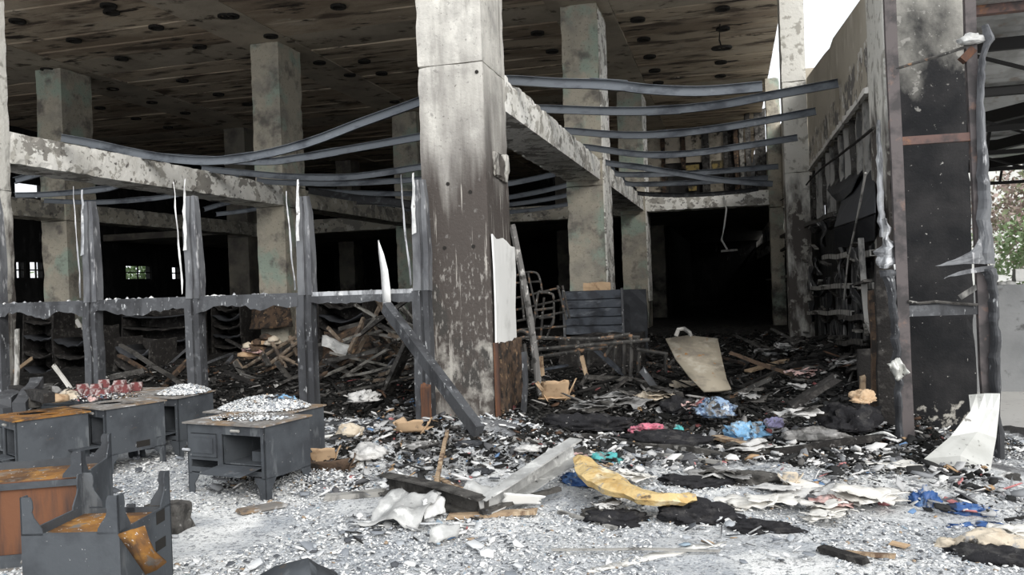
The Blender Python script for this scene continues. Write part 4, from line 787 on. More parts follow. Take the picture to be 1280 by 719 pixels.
# row of stoves facing left
def side_stove(label, pf, pb, h, wd, **k):
    f, b = G(*pf, h), G(*pb, h); yaw = math.atan2((b - f).y, (b - f).x) - math.pi / 2
    return stove(label, (f.x, f.y, 0), yaw, wd, (b - f).length, h, anchor='FR', **k)
s4 = side_stove('dark grey stove with rusty orange top at the left picture edge', (19, 526), (110, 514), .60, .60, top='rust', door=.0, slots=())
s3 = side_stove('middle stove of the back row with a slot in its side panel', (131, 511), (205, 500), .62, .56, slots=(('R', .30, .44, .20, .26),))
s2 = side_stove('stove with white ash on top, between the middle stove and the open-oven stove', (222, 497), (266, 488), .62, .5, top='stove_top')
p5 = G(60, 498, .58); s5 = stove('stove top carrying red bricks behind the back row', (p5.x - .2, p5.y + .1, 0), .05, 1.35, .75, .58, oven=False, holes=False)
# two overturned stoves in the corner
fR = G(104, 600, .52); bR = G(166, 569, .52); yw = math.atan2((bR - fR).y, (bR - fR).x) - math.pi / 2
sb = stove('large overturned stove with rust brown inside at the left edge', (fR.x, fR.y, 0), yw + .15, .95, .66, .70, .15, True, door=.0, oven=False, holes=False, anchor='FR')
on(MB().box((-.90, .03, .05), (-.05, .05, .53)).obj('rusty_inner_wall', 'rust_dark'), sb); bpy.data.objects['rusty_inner_wall'].matrix_parent_inverse = Matrix()
fl_, fr_ = G(26, 663, .45), G(146, 661, .45)
pb_ = V((fl_.x, fl_.y, -.02)) + V((math.cos(.2), math.sin(.2), 0)) * .53 + V((-math.sin(.2), math.cos(.2), 0)) * .58
sfr = stove('small overturned stove with legs in the air and rusty orange underside', pb_, .20 + math.pi, .53, .58, .64, .19, True, door=2.6, oven=True, holes=False, slots=(('L', .40, .44, .25, .32), ('L', .08, .18, .20, .27), ('L', .08, .2, .36, .42)))
# rusty door fallen open beside it, cracked block, bent lid
r = [[(148, 668, .42), (165, 662, .45), (180, 658, .43)], [(165, 692, .30), (178, 686, .34), (193, 690, .33)], [(182, 718, .18), (196, 712, .2), (208, 702, .24)]]
tag(sheet('rusty_door', [[G(*p) for p in q] for q in r], 'rust', .012), 'rusty door plate hanging off the small overturned stove', 'stove door')
tag(rough_box('burnt_block', tuple(G(182, 668, 0)), tuple(G(182, 668, 0) + V((.26, .2, .2))), .04, .02, 'char_grey', None, .015, 6, 2), 'grey burnt block standing beside the small overturned stove', 'block')
rows = [[(320, 722, .06), (345, 708, .13), (385, 698, .22), (395, 705, .12), (420, 716, .03)], [(340, 745, .05), (365, 735, .12), (390, 730, .16), (405, 732, .12), (430, 735, .03)]]
tag(sheet('bent_lid', [[G(*p) for p in q] for q in rows], 'stove_steel', .008), 'dark bent stove plate at the bottom picture edge', 'metal plate')
# bricks and foam lumps on the far stove
bm_ = MB().prism([(-.075, -.04, 0), (.075, -.04, 0), (.085, 0, .05), (.075, .01, .10), (-.075, .01, .10), (-.085, -.02, .05)], (0, .09, 0)).mesh('red_brick'); bm_.materials.append(MATS['brick_red'])
for k, (px, py, z, rz) in enumerate(((94, 499, .58, .3), (110, 498, .58, -.4), (127, 499, .58, .2), (120, 491, .58, .5), (140, 493, .58, -.3), (156, 492, .58, .1), (170, 489, .58, .5), (104, 491, .58, .9), (148, 486, .58, .2), (130, 485, .58, .7))):
    p = G(px, py, z); o = link('red_brick', bm_); o.location = (p.x, p.y, .585); o.rotation_euler = (0, 0, rz); o.scale = (.75, .85, .9)
    tag(o, 'dusty dark red brick lying on the stove top behind the back row', 'brick', 'red bricks on the far stove')
for k, (px, py, z, s, m) in enumerate(((86, 500, .58, .13, 'paper_cream'), (74, 503, .58, .10, 'cardboard'), (117, 503, .6, .07, 'cloth_rose'), (66, 492, .58, .1, 'cloth_grey'))):
    p = G(px, py, z); tag(blob('foam_lump', (p.x, p.y, z + .02), s, s * .7, s * .7, m, k + 3.0, k, .25, 4, 3), ('cream foam lump in front of the red bricks', 'brown foam lump left of the cream one', 'small pinkish lump in front of the red bricks', 'grey rag lump beside the foam lumps')[k], 'lump')
for k, (p0, p1, wd, m) in enumerate((((22, 508), (47, 478), .12, 'frame_grey'), ((18, 488), (60, 497), .10, 'char'), ((43, 505), (62, 485), .10, 'char_grey'), ((0, 505), (20, 490), .2, 'frame_grey'))):
    a_, b_ = G(*p0, .62), G(*p1, .62 + .12 * (k < 2)); tag(plank('charred_timber', a_, b_, wd, .10, m, None, k + .3), ('dark squared timber leaning across the pile behind the orange-topped stove', 'black timber crossed by the leaning one at left', 'grey timber beside the brown foam lump', 'grey timber end at the left picture edge')[k], 'timber')

# ================================================================== LOOSE LITTER (uncountable)
def inview(n, x0, x1, y0, y1, seed, p=1.0):
    rg = np.random.default_rng(seed); y = y0 + (y1 - y0) * rg.random(n) ** p; lo = np.maximum(x0, -1.12 * y - .3); hi = np.minimum(x1, .34 * y + .3); return np.stack([lo + (hi - lo) * rg.random(n), y], 1)
def keep(xy, lo=.0, freq=.9, sd=0.0): return xy[vn(xy[:, 0] * freq + 7 + sd, xy[:, 1] * freq + 3 + sd) > lo]
def sizes(n, a, b, seed, p=3.0): return a + (b - a) * np.random.default_rng(seed).random(n) ** p
q = keep(inview(90000, -8, 3.0, 3.4, 9.4, 1, 1.15), .33, .8, 1); tag(chips('ash_litter', q, sizes(len(q), .004, .016, 2), 'ash_chip', .35, .5, .01, .8, 3), 'fine white and grey ash crumbs strewn over the yard', 'ash litter', kind='stuff')
q = keep(inview(6000, -6, 3.0, 4.2, 9.4, 4, .8), .45, 1.3); tag(chips('ash_flakes', q, sizes(len(q), .012, .05, 5, 4), 'ash_chip', .22, .5, .03, 1.0, 6), 'larger pale flakes of plaster and ash in the yard', 'ash litter', kind='stuff')
q = keep(inview(9000, -4.3, 1.9, 6.0, 9.9, 7, .8), .38, 1.1, 4); tag(chips('mixed_litter', q, sizes(len(q), .010, .06, 8, 4), 'mix_chip', .3, .6, .06, 1.2, 9), 'mixed burnt scraps of paper, wood and metal before the hall', 'litter', kind='stuff')
q = inview(46000, -10.3, 1.75, 9.4, 22, 10, 1.5); tag(chips('charred_litter', q, sizes(len(q), .008, .055, 11, 4), 'char_chip', .3, .6, .05, 1.2, 12), 'black burnt scraps covering the floor of the hall', 'litter', kind='stuff')
q = inview(3000, -10.3, 1.75, 9.3, 20, 13, 1.2); tag(chips('charred_splinters', q, sizes(len(q), .012, .05, 14, 2), 'char_chip', .5, .45, .10, 0, 15, True), 'burnt splinters and sticks lying all over the hall floor', 'litter', kind='stuff')
q = keep(inview(16000, -3.9, 1.9, 6.9, 9.7, 27, .7), .30, 1.2, 9); tag(chips('burnt_litter', q, sizes(len(q), .008, .045, 28, 4), 'char_chip', .35, .6, .04, 1.2, 29), 'black burnt crumbs before the mouth of the alley', 'litter', kind='stuff')
q = keep(inview(1500, -5, 2.2, 4.6, 9.4, 16, .8), .45, .9, 2); tag(chips('ash_splinters', q, sizes(len(q), .008, .03, 17, 2), 'mix_chip', .5, .4, .04, 0, 18, True), 'thin splinters and wires scattered in the ash', 'litter', kind='stuff')
def chips_on(name, label, c, rx, ry, h, n, seed, mat='ash_chip'):
    rg = np.random.default_rng(seed); a = rg.random(n) * 6.283; r = np.sqrt(rg.random(n)); xy = np.stack([c[0] + rx * r * np.cos(a), c[1] + ry * r * np.sin(a)], 1)
    o = chips(name, xy, sizes(n, .005, .018, seed), mat, .5, .6, 0, .8, seed); me = o.data; co = np.empty(len(me.vertices) * 3); me.vertices.foreach_get('co', co); co = co.reshape(-1, 3)
    zz = c[2] + h * np.maximum(0, 1 - r ** 2) * (.6 + .6 * rg.random(n)) - hgt(xy[:, 0], xy[:, 1]); co[:, 2] += np.repeat(zz, 10); me.vertices.foreach_set('co', co.reshape(-1)); me.update(); return tag(o, label, 'ash litter', kind='stuff')
c6 = p6 + ax * .42 + ay * .3; chips_on('ash_heap', 'white ash heaped on the stove behind the open-oven stove', (c6.x, c6.y, .59), .44, .32, .09, 4200, 31)
p = G(236, 491, .62); chips_on('ash_heap', 'white ash heaped on the stove between the middle and open-oven stoves', (p.x - .05, p.y, .63), .26, .28, .07, 1800, 32)
c1_ = V((a.x, a.y, 0)); c1_ = s1.location + ax * .42 + ay * .3; chips_on('ash_heap', 'thin ash scattered on the top of the open-oven stove', (c1_.x, c1_.y, .606), .38, .22, .01, 260, 33)
p = G(345, 615); chips_on('ash_heap', 'ash piled round the right legs of the open-oven stove', (p.x + .3, p.y + .25, .0), .5, .28, .12, 1100, 34)
p = G(300, 605); chips_on('ash_heap', 'dark ash under the open-oven stove', (p.x, p.y + .25, .0), .42, .22, .12, 700, 35, 'char_chip')
p = G(150, 500, .6); chips_on('ash_heap', 'rubble crumbs round the red bricks on the far stove', (p.x - .5, p.y + .3, .585), .55, .3, .05, 500, 36, 'mix_chip')

# ================================================================== THINGS BURNT INSIDE THE HALL
# --- slatted steel cabinet and dark panel behind it
def locbox(t, lo, hi, nm, mat): return MB().box(lo, hi).obj(nm, mat, t)
Yc = 14.2; a_, b_ = AtY(706, 419, Yc), AtY(779, 362, Yc + .25); cw = b_.x - a_.x; chh = b_.z - a_.z
cab = T('slatted_cabinet', 'bluish steel cabinet with wide horizontal slats lying in the alley mouth', 'cabinet', (a_.x, Yc, a_.z), .16)
locbox(cab, (0, .02, 0), (cw, .42, chh), 'body', 'cabinet_blue')
for i in range(5): rough_box('slat', (.015, -.035, chh * (i + .04) / 5), (cw - .015, .02, chh * (i + .94) / 5), .12, .012, 'cabinet_blue', cab, .008, 4, i)
for x in (-.02, cw - .02): locbox(cab, (x, -.05, -.02), (x + .04, .03, chh + .03), 'edge_strip', 'frame_grey')
rough_box('support_heap', (a_.x - .1, Yc - .1, -.05), (b_.x + .3, Yc + .6, a_.z), .15, .06, 'char', None, .04, 3, 2); tag(bpy.data.objects['support_heap'], 'black heap the slatted cabinet lies on', 'heap')
a_, b_ = AtY(778, 420, 15.0), AtY(808, 361, 15.0); tag(rough_box('steel_sheet', (a_.x, 15.0, -.02), (b_.x, 15.08, b_.z), .15, .02, 'slab_sheet', None, .01, 3, 1), 'dark steel panel standing right of the slatted cabinet', 'panel')
a_ = AtY(729, 361, 14.6); b_ = AtY(764, 352, 14.6); tag(rough_box('board_scrap', (a_.x, 14.58, a_.z - .05), (b_.x, 14.64, b_.z), .08, .02, 'cardboard', None, .015, 6, 2), 'brown board scrap lying on top of the slatted cabinet', 'board')
# --- tubular frames
def tubes(name, label, cat, Y, lines, r, mat='tube_grey', parts=None, jig=.25):
    t = T(name, label, cat, AtY(*lines[0][0], Y)); o0 = V(t.location)
    for k, ln in enumerate(lines):
        pts = [AtY(x, y, Y + jig * math.sin(k * 2.1)) - o0 for x, y in ln]
        if len(pts) > 2: pts = smooth_path(pts, 4 * (len(pts) - 1))
        MB().tube(pts, r, 7).obj((parts or ['tube'])[k % len(parts or ['tube'])], mat, t)
    return t
tubes('bed_frame', 'tubular bed frame lying on its side between big pillar and slatted cabinet', 'bed frame', 11.6,
      [[(650, 424), (662, 422), (740, 424), (788, 418)], [(670, 423), (673, 470), (668, 500)], [(788, 418), (789, 445), (787, 478)], [(722, 424), (724, 452)], [(736, 424), (735, 455)], [(672, 437), (812, 425)], [(675, 446), (760, 434)], [(644, 415), (655, 414), (664, 425), (666, 460)], [(655, 430), (662, 470)]], .028)
tubes('chair_frame', 'rounded tubular chair frame beside the leaning pole', 'chair frame', 13.0, [[(666, 420), (672, 369), (677, 366), (688, 367), (692, 373), (691, 405), (680, 408)], [(676, 420), (680, 372)], [(668, 388), (692, 385)], [(674, 398), (692, 396)]], .02)
tubes('chair_frame', 'tall tubular chair frame just right of the white board', 'chair frame', 13.4, [[(643, 346), (655, 341), (670, 341), (675, 350), (678, 366)], [(643, 354), (674, 352)], [(650, 343), (655, 400)], [(660, 342), (672, 395)]], .018)
tubes('pipe_rack', 'rack of thin pipes leaning behind the chair frames', 'rack', 13.8, [[(643, 373), (700, 360)], [(643, 388), (705, 374)], [(643, 402), (706, 390)], [(697, 357), (708, 400)], [(703, 357), (712, 398)], [(650, 412), (708, 408)], [(655, 366), (662, 420)], [(693, 396), (684, 420)]], .02, 'tube_grey')
tubes('table_frame', 'bent table frame among the scraps right of the bed frame', 'table frame', 12.4, [[(760, 420), (800, 422)], [(796, 437), (835, 443)], [(799, 440), (797, 480)], [(832, 443), (832, 470)], [(770, 430), (765, 475)], [(780, 428), (779, 470)], [(800, 465), (820, 488)], [(792, 478), (806, 462)], [(755, 447), (770, 425)]], .03)
tag(MB().tube([AtY(x, y, 10.7) for x, y in ((640, 281), (648, 320), (656, 360), (663, 400), (670, 450), (673, 480))] + [GH(680, 508)], .045, 8).obj('leaning_pole', 'pole_spotted'), 'grey spotted pole leaning against the side of the big pillar', 'pole')
tag(MB().sweep(CPROF(.07, .05, .008), [AtY(x, y, 9.6) for x, y in ((655, 440), (657, 480), (654, 520))] + [GH(648, 535)], (0, 1, 0)).obj('channel_strip', 'frame_grey'), 'thin channel strip standing against the charred board of the big pillar', 'strip')
for k, (p0, p1, Y, wd, th, m, lb) in enumerate([
        ((740, 432), (777, 466), 12.2, .30, .03, 'cabinet_blue', 'blue grey panel tilted among the bed frame tubes'), ((679, 462), (710, 456), 11.6, .22, .03, 'cabinet_blue', 'small blue panel in front of the bed frame'),
        ((722, 490), (734, 468), 10.9, .12, .04, 'char_grey', 'grey squared stub standing left of the long plank'), ((733, 472), (792, 474), 11.2, .12, .05, 'char_grey', 'grey plank lying in front of the bed frame'),
        ((802, 462), (822, 488), 10.9, .08, .08, 'frame_grey', 'grey tube leaning right of the bed frame'), ((648, 432), (655, 455), 11.0, .16, .03, 'cabinet_blue', 'narrow blue panel next to the charred board'),
        ((727, 446), (733, 470), 11.3, .07, .05, 'wood_raw', 'brown stick among the bed frame tubes'), ((676, 446), (677, 470), 11.2, .07, .05, 'wood_raw', 'orange scorched stick next to the leaning pole')]):
    tag(plank('scrap_piece', AtY(*p0, Y), AtY(*p1, Y), wd, th, m, None, k + 5.5), lb, 'scrap')

# --- collapsed pile of bars left of the big pillar
BG = 'tangled bars collapsed behind the glazing frame'
bars = [((444, 381), (470, 396), 12.0), ((467, 369), (507, 433), 12.2), ((491, 369), (533, 420), 12.4), ((516, 371), (421, 436), 12.0), ((469, 396), (422, 451), 12.3), ((477, 378), (440, 455), 12.6), ((484, 436), (429, 471), 11.6),
        ((505, 365), (540, 395), 12.8), ((500, 385), (535, 425), 13.0), ((410, 410), (436, 438), 12.0), ((403, 428), (440, 446), 12.2), ((404, 452), (470, 440), 11.8), ((430, 470), (530, 452), 11.5), ((450, 478), (535, 470), 11.3),
        ((405, 470), (440, 455), 11.4), ((520, 370), (505, 420), 12.9), ((485, 395), (522, 440), 12.0), ((455, 398), (437, 440), 12.1), ((515, 380), (545, 440), 13.1), ((500, 450), (545, 430), 11.9), ((412, 440), (500, 462), 11.7), ((460, 402), (500, 440), 12.4)]
rgb = random.Random(77)
for k in range(26):
    x = rgb.uniform(405, 520); y = rgb.uniform(400, 478); d = rgb.choice((-1, 1, 1)); L = rgb.uniform(18, 55); bars.append(((x, y), (x + L, y + d * L * rgb.uniform(.3, 1.0) * (-1 if y > 445 else 1) * .6), rgb.uniform(11.2, 12.9)))
for k, (p0, p1, Y) in enumerate(bars):
    tag(plank('charred_bar', AtY(*p0, Y), AtY(*p1, Y + .5 * math.sin(k)), .05 + .03 * (k % 3 == 0), .035 + .02 * (k % 2), ('bar_mid', 'bar_brown', 'bar_mid', 'char_grey')[k % 4], None, k * 1.7), 'thin burnt bar in the tangled pile left of the big pillar', 'bar', BG)
tag(plank('flat_bar', AtY(511, 431, 10.4), GH(485, 487, .02), .20, .06, 'char_grey', None, 8.0), 'broad grey plank standing in the tangled bars below the white strip', 'plank')
tag(quad_sheet('roof_sheet_scrap', AtY(400, 462, 12.5), AtY(470, 450, 12.5), AtY(455, 405, 13.4), AtY(405, 415, 13.4), 12, 8, .12, 'char_brown', 3, 4.0, .01), 'buckled brown sheet under the tangled bars', 'sheet')
tag(quad_sheet('pale_sheet_scrap', AtY(403, 420, 12.0), AtY(440, 432, 12.0), AtY(430, 445, 11.8), AtY(402, 432, 11.8), 8, 4, .08, 'ash_metal', 5, 2.0, .01), 'bright curled sheet scrap behind the fourth mullion', 'sheet')
# --- wooden rack left of the fourth mullion
tubes('burnt_shelf', 'burnt shelf frame collapsed in front of the green-headed column', 'shelf', 13.2, [[(302, 462), (372, 420)], [(312, 476), (384, 430)], [(318, 470), (380, 422)], [(295, 450), (318, 482)], [(328, 440), (348, 478)], [(340, 428), (366, 476)], [(362, 420), (372, 445)], [(300, 470), (340, 450)], [(350, 445), (420, 480)], [(372, 400), (371, 425)]], .035, 'bar_brown')
for k, (p0, p1, Y, m) in enumerate([((294, 453), (312, 482), 12.2, 'char_grey'), ((329, 443), (337, 458), 12.4, 'char_grey'), ((345, 452), (366, 478), 12.0, 'char_grey'), ((350, 478), (385, 470), 11.8, 'char_grey'), ((378, 438), (420, 425), 12.8, 'char_grey'), ((372, 452), (420, 470), 12.4, 'char'), ((300, 478), (352, 455), 12.6, 'char_brown')]):
    tag(plank('charred_bar', AtY(*p0, Y), AtY(*p1, Y), .09, .05, m, None, k + 40.0), 'burnt bar lying across the collapsed shelf before the green-headed column', 'bar', 'bars on the collapsed shelf')
for k in range(14):
    rg = random.Random(k + 60); p = AtY(rg.uniform(308, 345), rg.uniform(420, 452), 13.6)
    tag(blob('paper_wad', p, .12 + .08 * rg.random(), .1, .09, ('cloth_rose', 'char_brown', 'paper_cream', 'cardboard')[k % 4], k * 2.3, k, .4, 4, 2), 'scorched pinkish paper wad piled at the foot of the green-headed column', 'paper', 'paper wads at the green-headed column')
tag(rough_box('wad_heap', (-8.2, 13.5, 0), (-6.3, 14.6, .62), .2, .12, 'char', None, .1, 2, 4), 'black heap under the pinkish paper wads', 'heap')
tag(quad_sheet('scorched_board', AtY(312, 412, 17.9), AtY(366, 408, 17.9), AtY(360, 372, 18.2), AtY(314, 385, 18.2), 10, 8, .08, 'char_brown', 2.5, 1.0, .02), 'brown scorched board leaning on the green-headed column', 'board')
# --- black furniture at the back of the left bay
def burnt_cabinet(label, px0, px1, pyt, Y, dp, nsh, seed, lean=0.0, group='burnt shelf units in the left bay'):
    a_, b_ = AtY(px0, pyt, Y), AtY(px1, pyt, Y); wdt = b_.x - a_.x; h = a_.z
    t = T('burnt_shelf_unit', label, 'shelf unit', (a_.x, Y, 0), 0, group); t.rotation_euler = (0, lean, .05 * math.sin(seed))
    for x in (0, wdt - .05): rough_box('side_board', (x, 0, 0), (x + .05, dp, h), .2, .02, 'char', t, .02, 3, seed + x)
    rough_box('back_board', (.05, dp - .04, 0), (wdt - .05, dp, h * .95), .25, .03, 'char', t, .02, 2, seed)
    for i in range(nsh):
        z = h * (i + .3) / nsh; n = 8; rows = []
        for yv in (0.0, dp - .05): rows.append([V((.05 + (wdt - .1) * j / n, yv, z - .12 * math.sin(math.pi * j / n) * (1 + .5 * math.sin(seed + i)) + .02 * math.sin(j * 3 + i))) for j in range(n + 1)])
        sheet('shelf_board', rows, 'char' if i % 2 else 'slab_sheet', .03, t)
    return t
burnt_cabinet('burnt black shelf unit standing between the second and third mullions', 150, 235, 385, 17.0, .7, 5, 1.0)
burnt_cabinet('burnt black shelf unit left of the second mullion', 24, 62, 388, 16.0, .7, 4, 2.0, .05)
burnt_cabinet('burnt shelf unit close to the green-headed column, on its left', 262, 300, 372, 18.6, .7, 6, 3.0)
burnt_cabinet('burnt shelf unit right of the green-headed column', 395, 455, 368, 16.5, .7, 6, 4.0)
burnt_cabinet('low burnt shelf unit slumped behind the second mullion', 66, 120, 412, 15.0, .8, 3, 5.0, -.06)
burnt_cabinet('low dark unit slumped between the second and third mullions', 138, 185, 422, 14.0, .8, 3, 6.0, .08)
for k in range(46):
    rg = random.Random(k + 300); x = rg.uniform(-10, -4.2); y = rg.uniform(10.2, 16.5); z = H1(x, y); L = rg.uniform(.5, 1.6); an = rg.uniform(0, 3.14); up = rg.uniform(.0, .5)
    p0 = V((x, y, z + .03)); p1 = p0 + V((math.cos(an) * L, math.sin(an) * L * .6, up * L)); p1.z = max(p1.z, H1(p1.x, p1.y) + .05)
    tag(plank('charred_stick', p0, p1, rg.uniform(.03, .09), rg.uniform(.02, .05), rg.choice(['char', 'char', 'char_grey', 'char_brown', 'frame_grey']), None, k * 1.1), 'charred stick lying in the black debris of the left bay', 'stick', 'charred sticks in the left bay')
for k in range(40):
    rg = random.Random(k + 500); x = rg.uniform(-2.4, 1.3); y = rg.uniform(10.0, 16.5); z = H1(x, y); L = rg.uniform(.35, 1.2); an = rg.uniform(0, 3.14); up = rg.uniform(.0, .4)
    p0 = V((x, y, z + .03)); p1 = p0 + V((math.cos(an) * L, math.sin(an) * L * .6, up * L)); p1.x = min(p1.x, 1.6); p1.z = max(p1.z, H1(p1.x, p1.y) + .05)
    tag(plank('charred_stick', p0, p1, rg.uniform(.03, .10), rg.uniform(.02, .05), rg.choice(['char', 'char', 'char_grey', 'char_brown', 'tube_grey']), None, k * 1.3), 'charred stick lying in the black debris of the alley', 'stick', 'charred sticks in the alley')
for k, (p0, p1, Y, wd, m, lb) in enumerate([((2, 476), (40, 448), 10.2, .05, 'wood_raw', 'pale raw stick leaning at the left picture edge'), ((67, 457), (90, 488), 9.9, .055, 'paper_white', 'whitish stick leaning between first and second mullions'),
        ((138, 472), (180, 463), 9.8, .07, 'char_grey', 'pale board end just right of the second mullion'), ((22, 412), (20, 485), 9.5, .06, 'trim_white', 'narrow pale jamb strip beside the first mullion'), ((95, 400), (105, 416), 18.2, .12, 'trim_white', 'pale strip hanging at the foot of the far left column'),
        ((533, 482), (533, 553), 9.05, .12, 'rust_dark', 'rusty brown post stub at the foot of the last mullion')]):
    tag(plank('leaning_stick', AtY(*p0, Y), AtY(*p1, Y), wd, .03, m, None, k + 70.0, up=(0, 1, 0)), lb, 'stick')

# --- burnt rails and trays along the right wall
RGp = 'burnt rails along the right wall'
rails = [((1091, 316), (1029, 322), 'bar_pale', 'upper pale rail on the right wall under the sheet hood'), ((1094, 356), (995, 361), 'bar_pale', 'long pale rail in the middle of the right wall'), ((1066, 391), (1010, 391), 'bar_pale', 'pale rail below the long one on the right wall'),
         ((1044, 267), (1000, 285), 'char_grey', 'burnt rail under the windows next to the narrow pale column'), ((1000, 342), (958, 350), 'bar_pale', 'bent pale rail end beside the narrow pale column'), ((1000, 284), (940, 313), 'char_grey', 'far burnt rail under the windows beyond the narrow pale column'),
         ((1098, 397), (1050, 397), 'char_grey', 'grey rail close to the right jamb'), ((1054, 421), (1010, 425), 'char_grey', 'low grey rail above the black panel'), ((1080, 427), (1040, 430), 'char_grey', 'low grey rail beside the jamb'), ((1000, 300), (960, 322), 'char', 'black rail in the shade beyond the narrow pale column')]
for k, (p0, p1, m, lb) in enumerate(rails):
    a_, b_ = AtX(*p0, 1.5), AtX(*p1, 1.5); t = T('wall_rail', lb, 'rail', a_); d_ = b_ - a_
    n = 10; MB().sweep(CPROF(.07, .05, .01), [d_ * (i / n) + V((0, 0, -.012 * math.sin(i * 1.3 + k))) for i in range(n + 1)], (0, 0, 1)).obj('rail', m, t)
    for j in range(3):
        q_ = d_ * ((j + .5) / 3); MB().bar(q_, q_ + V((.32, 0, .02)), .03, .04).obj('bracket', 'char_grey', t)
        if j < 2:
            q2 = d_ * ((j + 1.4) / 3); pts = [q_.lerp(q2, s_ / 6) + V((.08, 0, -.04 - .14 * math.sin(math.pi * s_ / 6))) for s_ in range(7)]
            rows = [[p_ + V((dx, 0, 0)) for p_ in pts] for dx in (0, .09)]; sheet('sagging_tray', rows, 'char_grey' if (j + k) % 2 else 'char', .012, t)
for k in range(34):
    rg = random.Random(k + 1300); px, py = rg.uniform(950, 1092), rg.uniform(285, 432); X = rg.uniform(1.38, 1.6); a_ = AtX(px, py, X); L = rg.uniform(.25, .9)
    tag(plank('rail_scrap', a_, a_ + V((rg.uniform(-.05, .05), L, rg.uniform(-.12, .12))), rg.uniform(.03, .10), rg.uniform(.015, .03), rg.choice(['bar_pale', 'char_grey', 'bar_mid', 'bar_mid']), None, k * 1.9), 'bent metal scrap hanging on the burnt right wall', 'scrap', 'metal scraps hanging on the right wall')
for k in range(12):
    rg = random.Random(k + 1500); px, py = rg.uniform(985, 1090), rg.uniform(290, 430); a_ = AtX(px, py, 1.52); u = V((0, rg.uniform(.25, .6), 0)); v = V((rg.uniform(-.1, .1), 0, rg.uniform(.2, .5)))
    tag(quad_sheet('hanging_sheet', a_, a_ + u, a_ + u + v, a_ + v, 6, 6, .10, 'soot_smear', 4, k * 2.0, .008, None, .3), 'crumpled sooty sheet hanging on the burnt right wall', 'sheet', 'sooty sheets hanging on the right wall')
hd = T('sheet_hood', 'dark bent sheet hood hanging under the windows of the right wall', 'hood', AtX(1090, 230, 1.6))
o0 = V(hd.location)
sheet('hood_sheet', [[AtX(x, y, X) - o0 for x, y, X in r] for r in ([(1093, 212, 1.7), (1080, 216, 1.72), (1066, 222, 1.75)], [(1094, 235, 1.55), (1070, 245, 1.5), (1052, 252, 1.5)], [(1094, 266, 1.42), (1068, 276, 1.35), (1043, 284, 1.32)])], 'slab_sheet', .01, hd, False)
sheet('hood_sheet', [[AtX(x, y, X) - o0 for x, y, X in r] for r in ([(1094, 268, 1.44), (1068, 278, 1.37), (1043, 286, 1.34)], [(1094, 300, 1.6), (1070, 305, 1.6), (1044, 312, 1.6)])], 'slab_sheet', .01, hd, False)
sheet('hood_sheet', [[AtX(x, y, X) - o0 for x, y, X in r] for r in ([(1078, 213, 1.7), (1055, 222, 1.7), (1030, 232, 1.72)], [(1070, 226, 1.55), (1050, 240, 1.5), (1040, 245, 1.6)], [(1064, 240, 1.5), (1054, 250, 1.5), (1046, 251, 1.6)])], 'slab_sheet', .01, hd, False)
tag(MB().sweep([(-.03, -.02), (.03, -.02), (.03, .02), (-.03, .02)], [AtX(x, y, 1.42) for x, y in ((1076, 298), (1078, 330), (1081, 370), (1084, 400), (1091, 415))], (0, 1, 0)).obj('hanging_strip', 'bar_pale'), 'pale strip hanging vertically beside the right jamb', 'strip')
tag(MB().tube([AtX(x, y, 1.35) for x, y in ((1082, 216), (1072, 270), (1060, 325), (1055, 375))], .012, 5).obj('hanging_wire', 'bar_pale'), 'thin wire hanging in front of the sheet hood', 'wire')
tag(MB().tube([AtY(x, y, 27.33) for x, y in ((905, 245), (908, 262), (905, 285), (902, 300), (909, 312))], .03, 5).obj('hanging_wire', 'cable_white'), 'pale wire hanging from the cross beam before the dark tunnel', 'wire')
p = AtY(909, 314, 27.33); tag(plank('tray_scrap', p + V((-.2, 0, 0)), p + V((.3, 0, .03)), .12, .06, 'bar_pale', None, 2.0), 'small pale strip hanging on the wire before the dark tunnel', 'strip')
for k in range(10):
    rg = random.Random(k + 900); y = 10.8 + k * .75; x = 1.55; z0 = H1(1.3, y); h = rg.uniform(.6, 1.5)
    tag(rough_box('burnt_sheet', (1.64 + .01 * (k % 2), y, z0 * .5), (1.70 + .02 * (k % 2), y + rg.uniform(.35, .6), z0 + h), .12, .03, 'soot_smear', None, .03, 3, k * 3.0), 'burnt upright panel leaning on the right wall of the alley', 'panel', 'burnt panels on the right wall')

# ================================================================== LARGE PIECES LYING IN FRONT
# bent box beam in the ash
bb = T('bent_beam', 'bent grey steel beam lying in the ash before the big pillar', 'beam', GH(600, 632))
o0 = V(bb.location); P1 = [GH(480, 604, .10), GH(520, 612, .10), GH(560, 622, .10), GH(604, 636, .07)]; P2 = [GH(604, 634, .08), GH(632, 618, .12), GH(660, 600, .16), GH(690, 580, .18), GH(722, 560, .20)]
MB().sweep(CPROF(.15, .12, .012), [p - o0 for p in P1], (0, 0, 1)).obj('dark_limb', 'stove_top', bb)
bpy.data.objects['dark_limb'].data.materials[0] = MATS['char_grey']
MB().sweep(CPROF(.16, .12, .012), [p - o0 for p in P2], (0, 0, 1), [.7, .9, 1, 1.05, 1.05]).obj('pale_limb', 'ash_metal', bb)
blob('crumpled_bend', GH(600, 634) - o0 + V((0, 0, .03)), .16, .12, .14, 'ash_metal', 4.0, .3, .5, 4, 3, bb)
def flat(name, label, cat, quad, mat, amp=.03, lift=.02, nu=10, nv=8, th=.006, seed=1.0, freq=6.0, ragged=.12, group=None):
    P_ = [GH(x, y, lift + (z[0] if z else 0)) for x, y, *z in quad]; return tag(quad_sheet(name, *P_, nu, nv, amp, mat, freq, seed, th, None, ragged), label, cat, group)
flat('crumpled_sheet', 'crumpled whitish aluminium sheet left of the bent beam', 'metal sheet', [(446, 655), (520, 658), (552, 618, .1), (482, 622, .06)], 'ash_metal', .09, .05, 16, 12, .006, 3.0, 5)
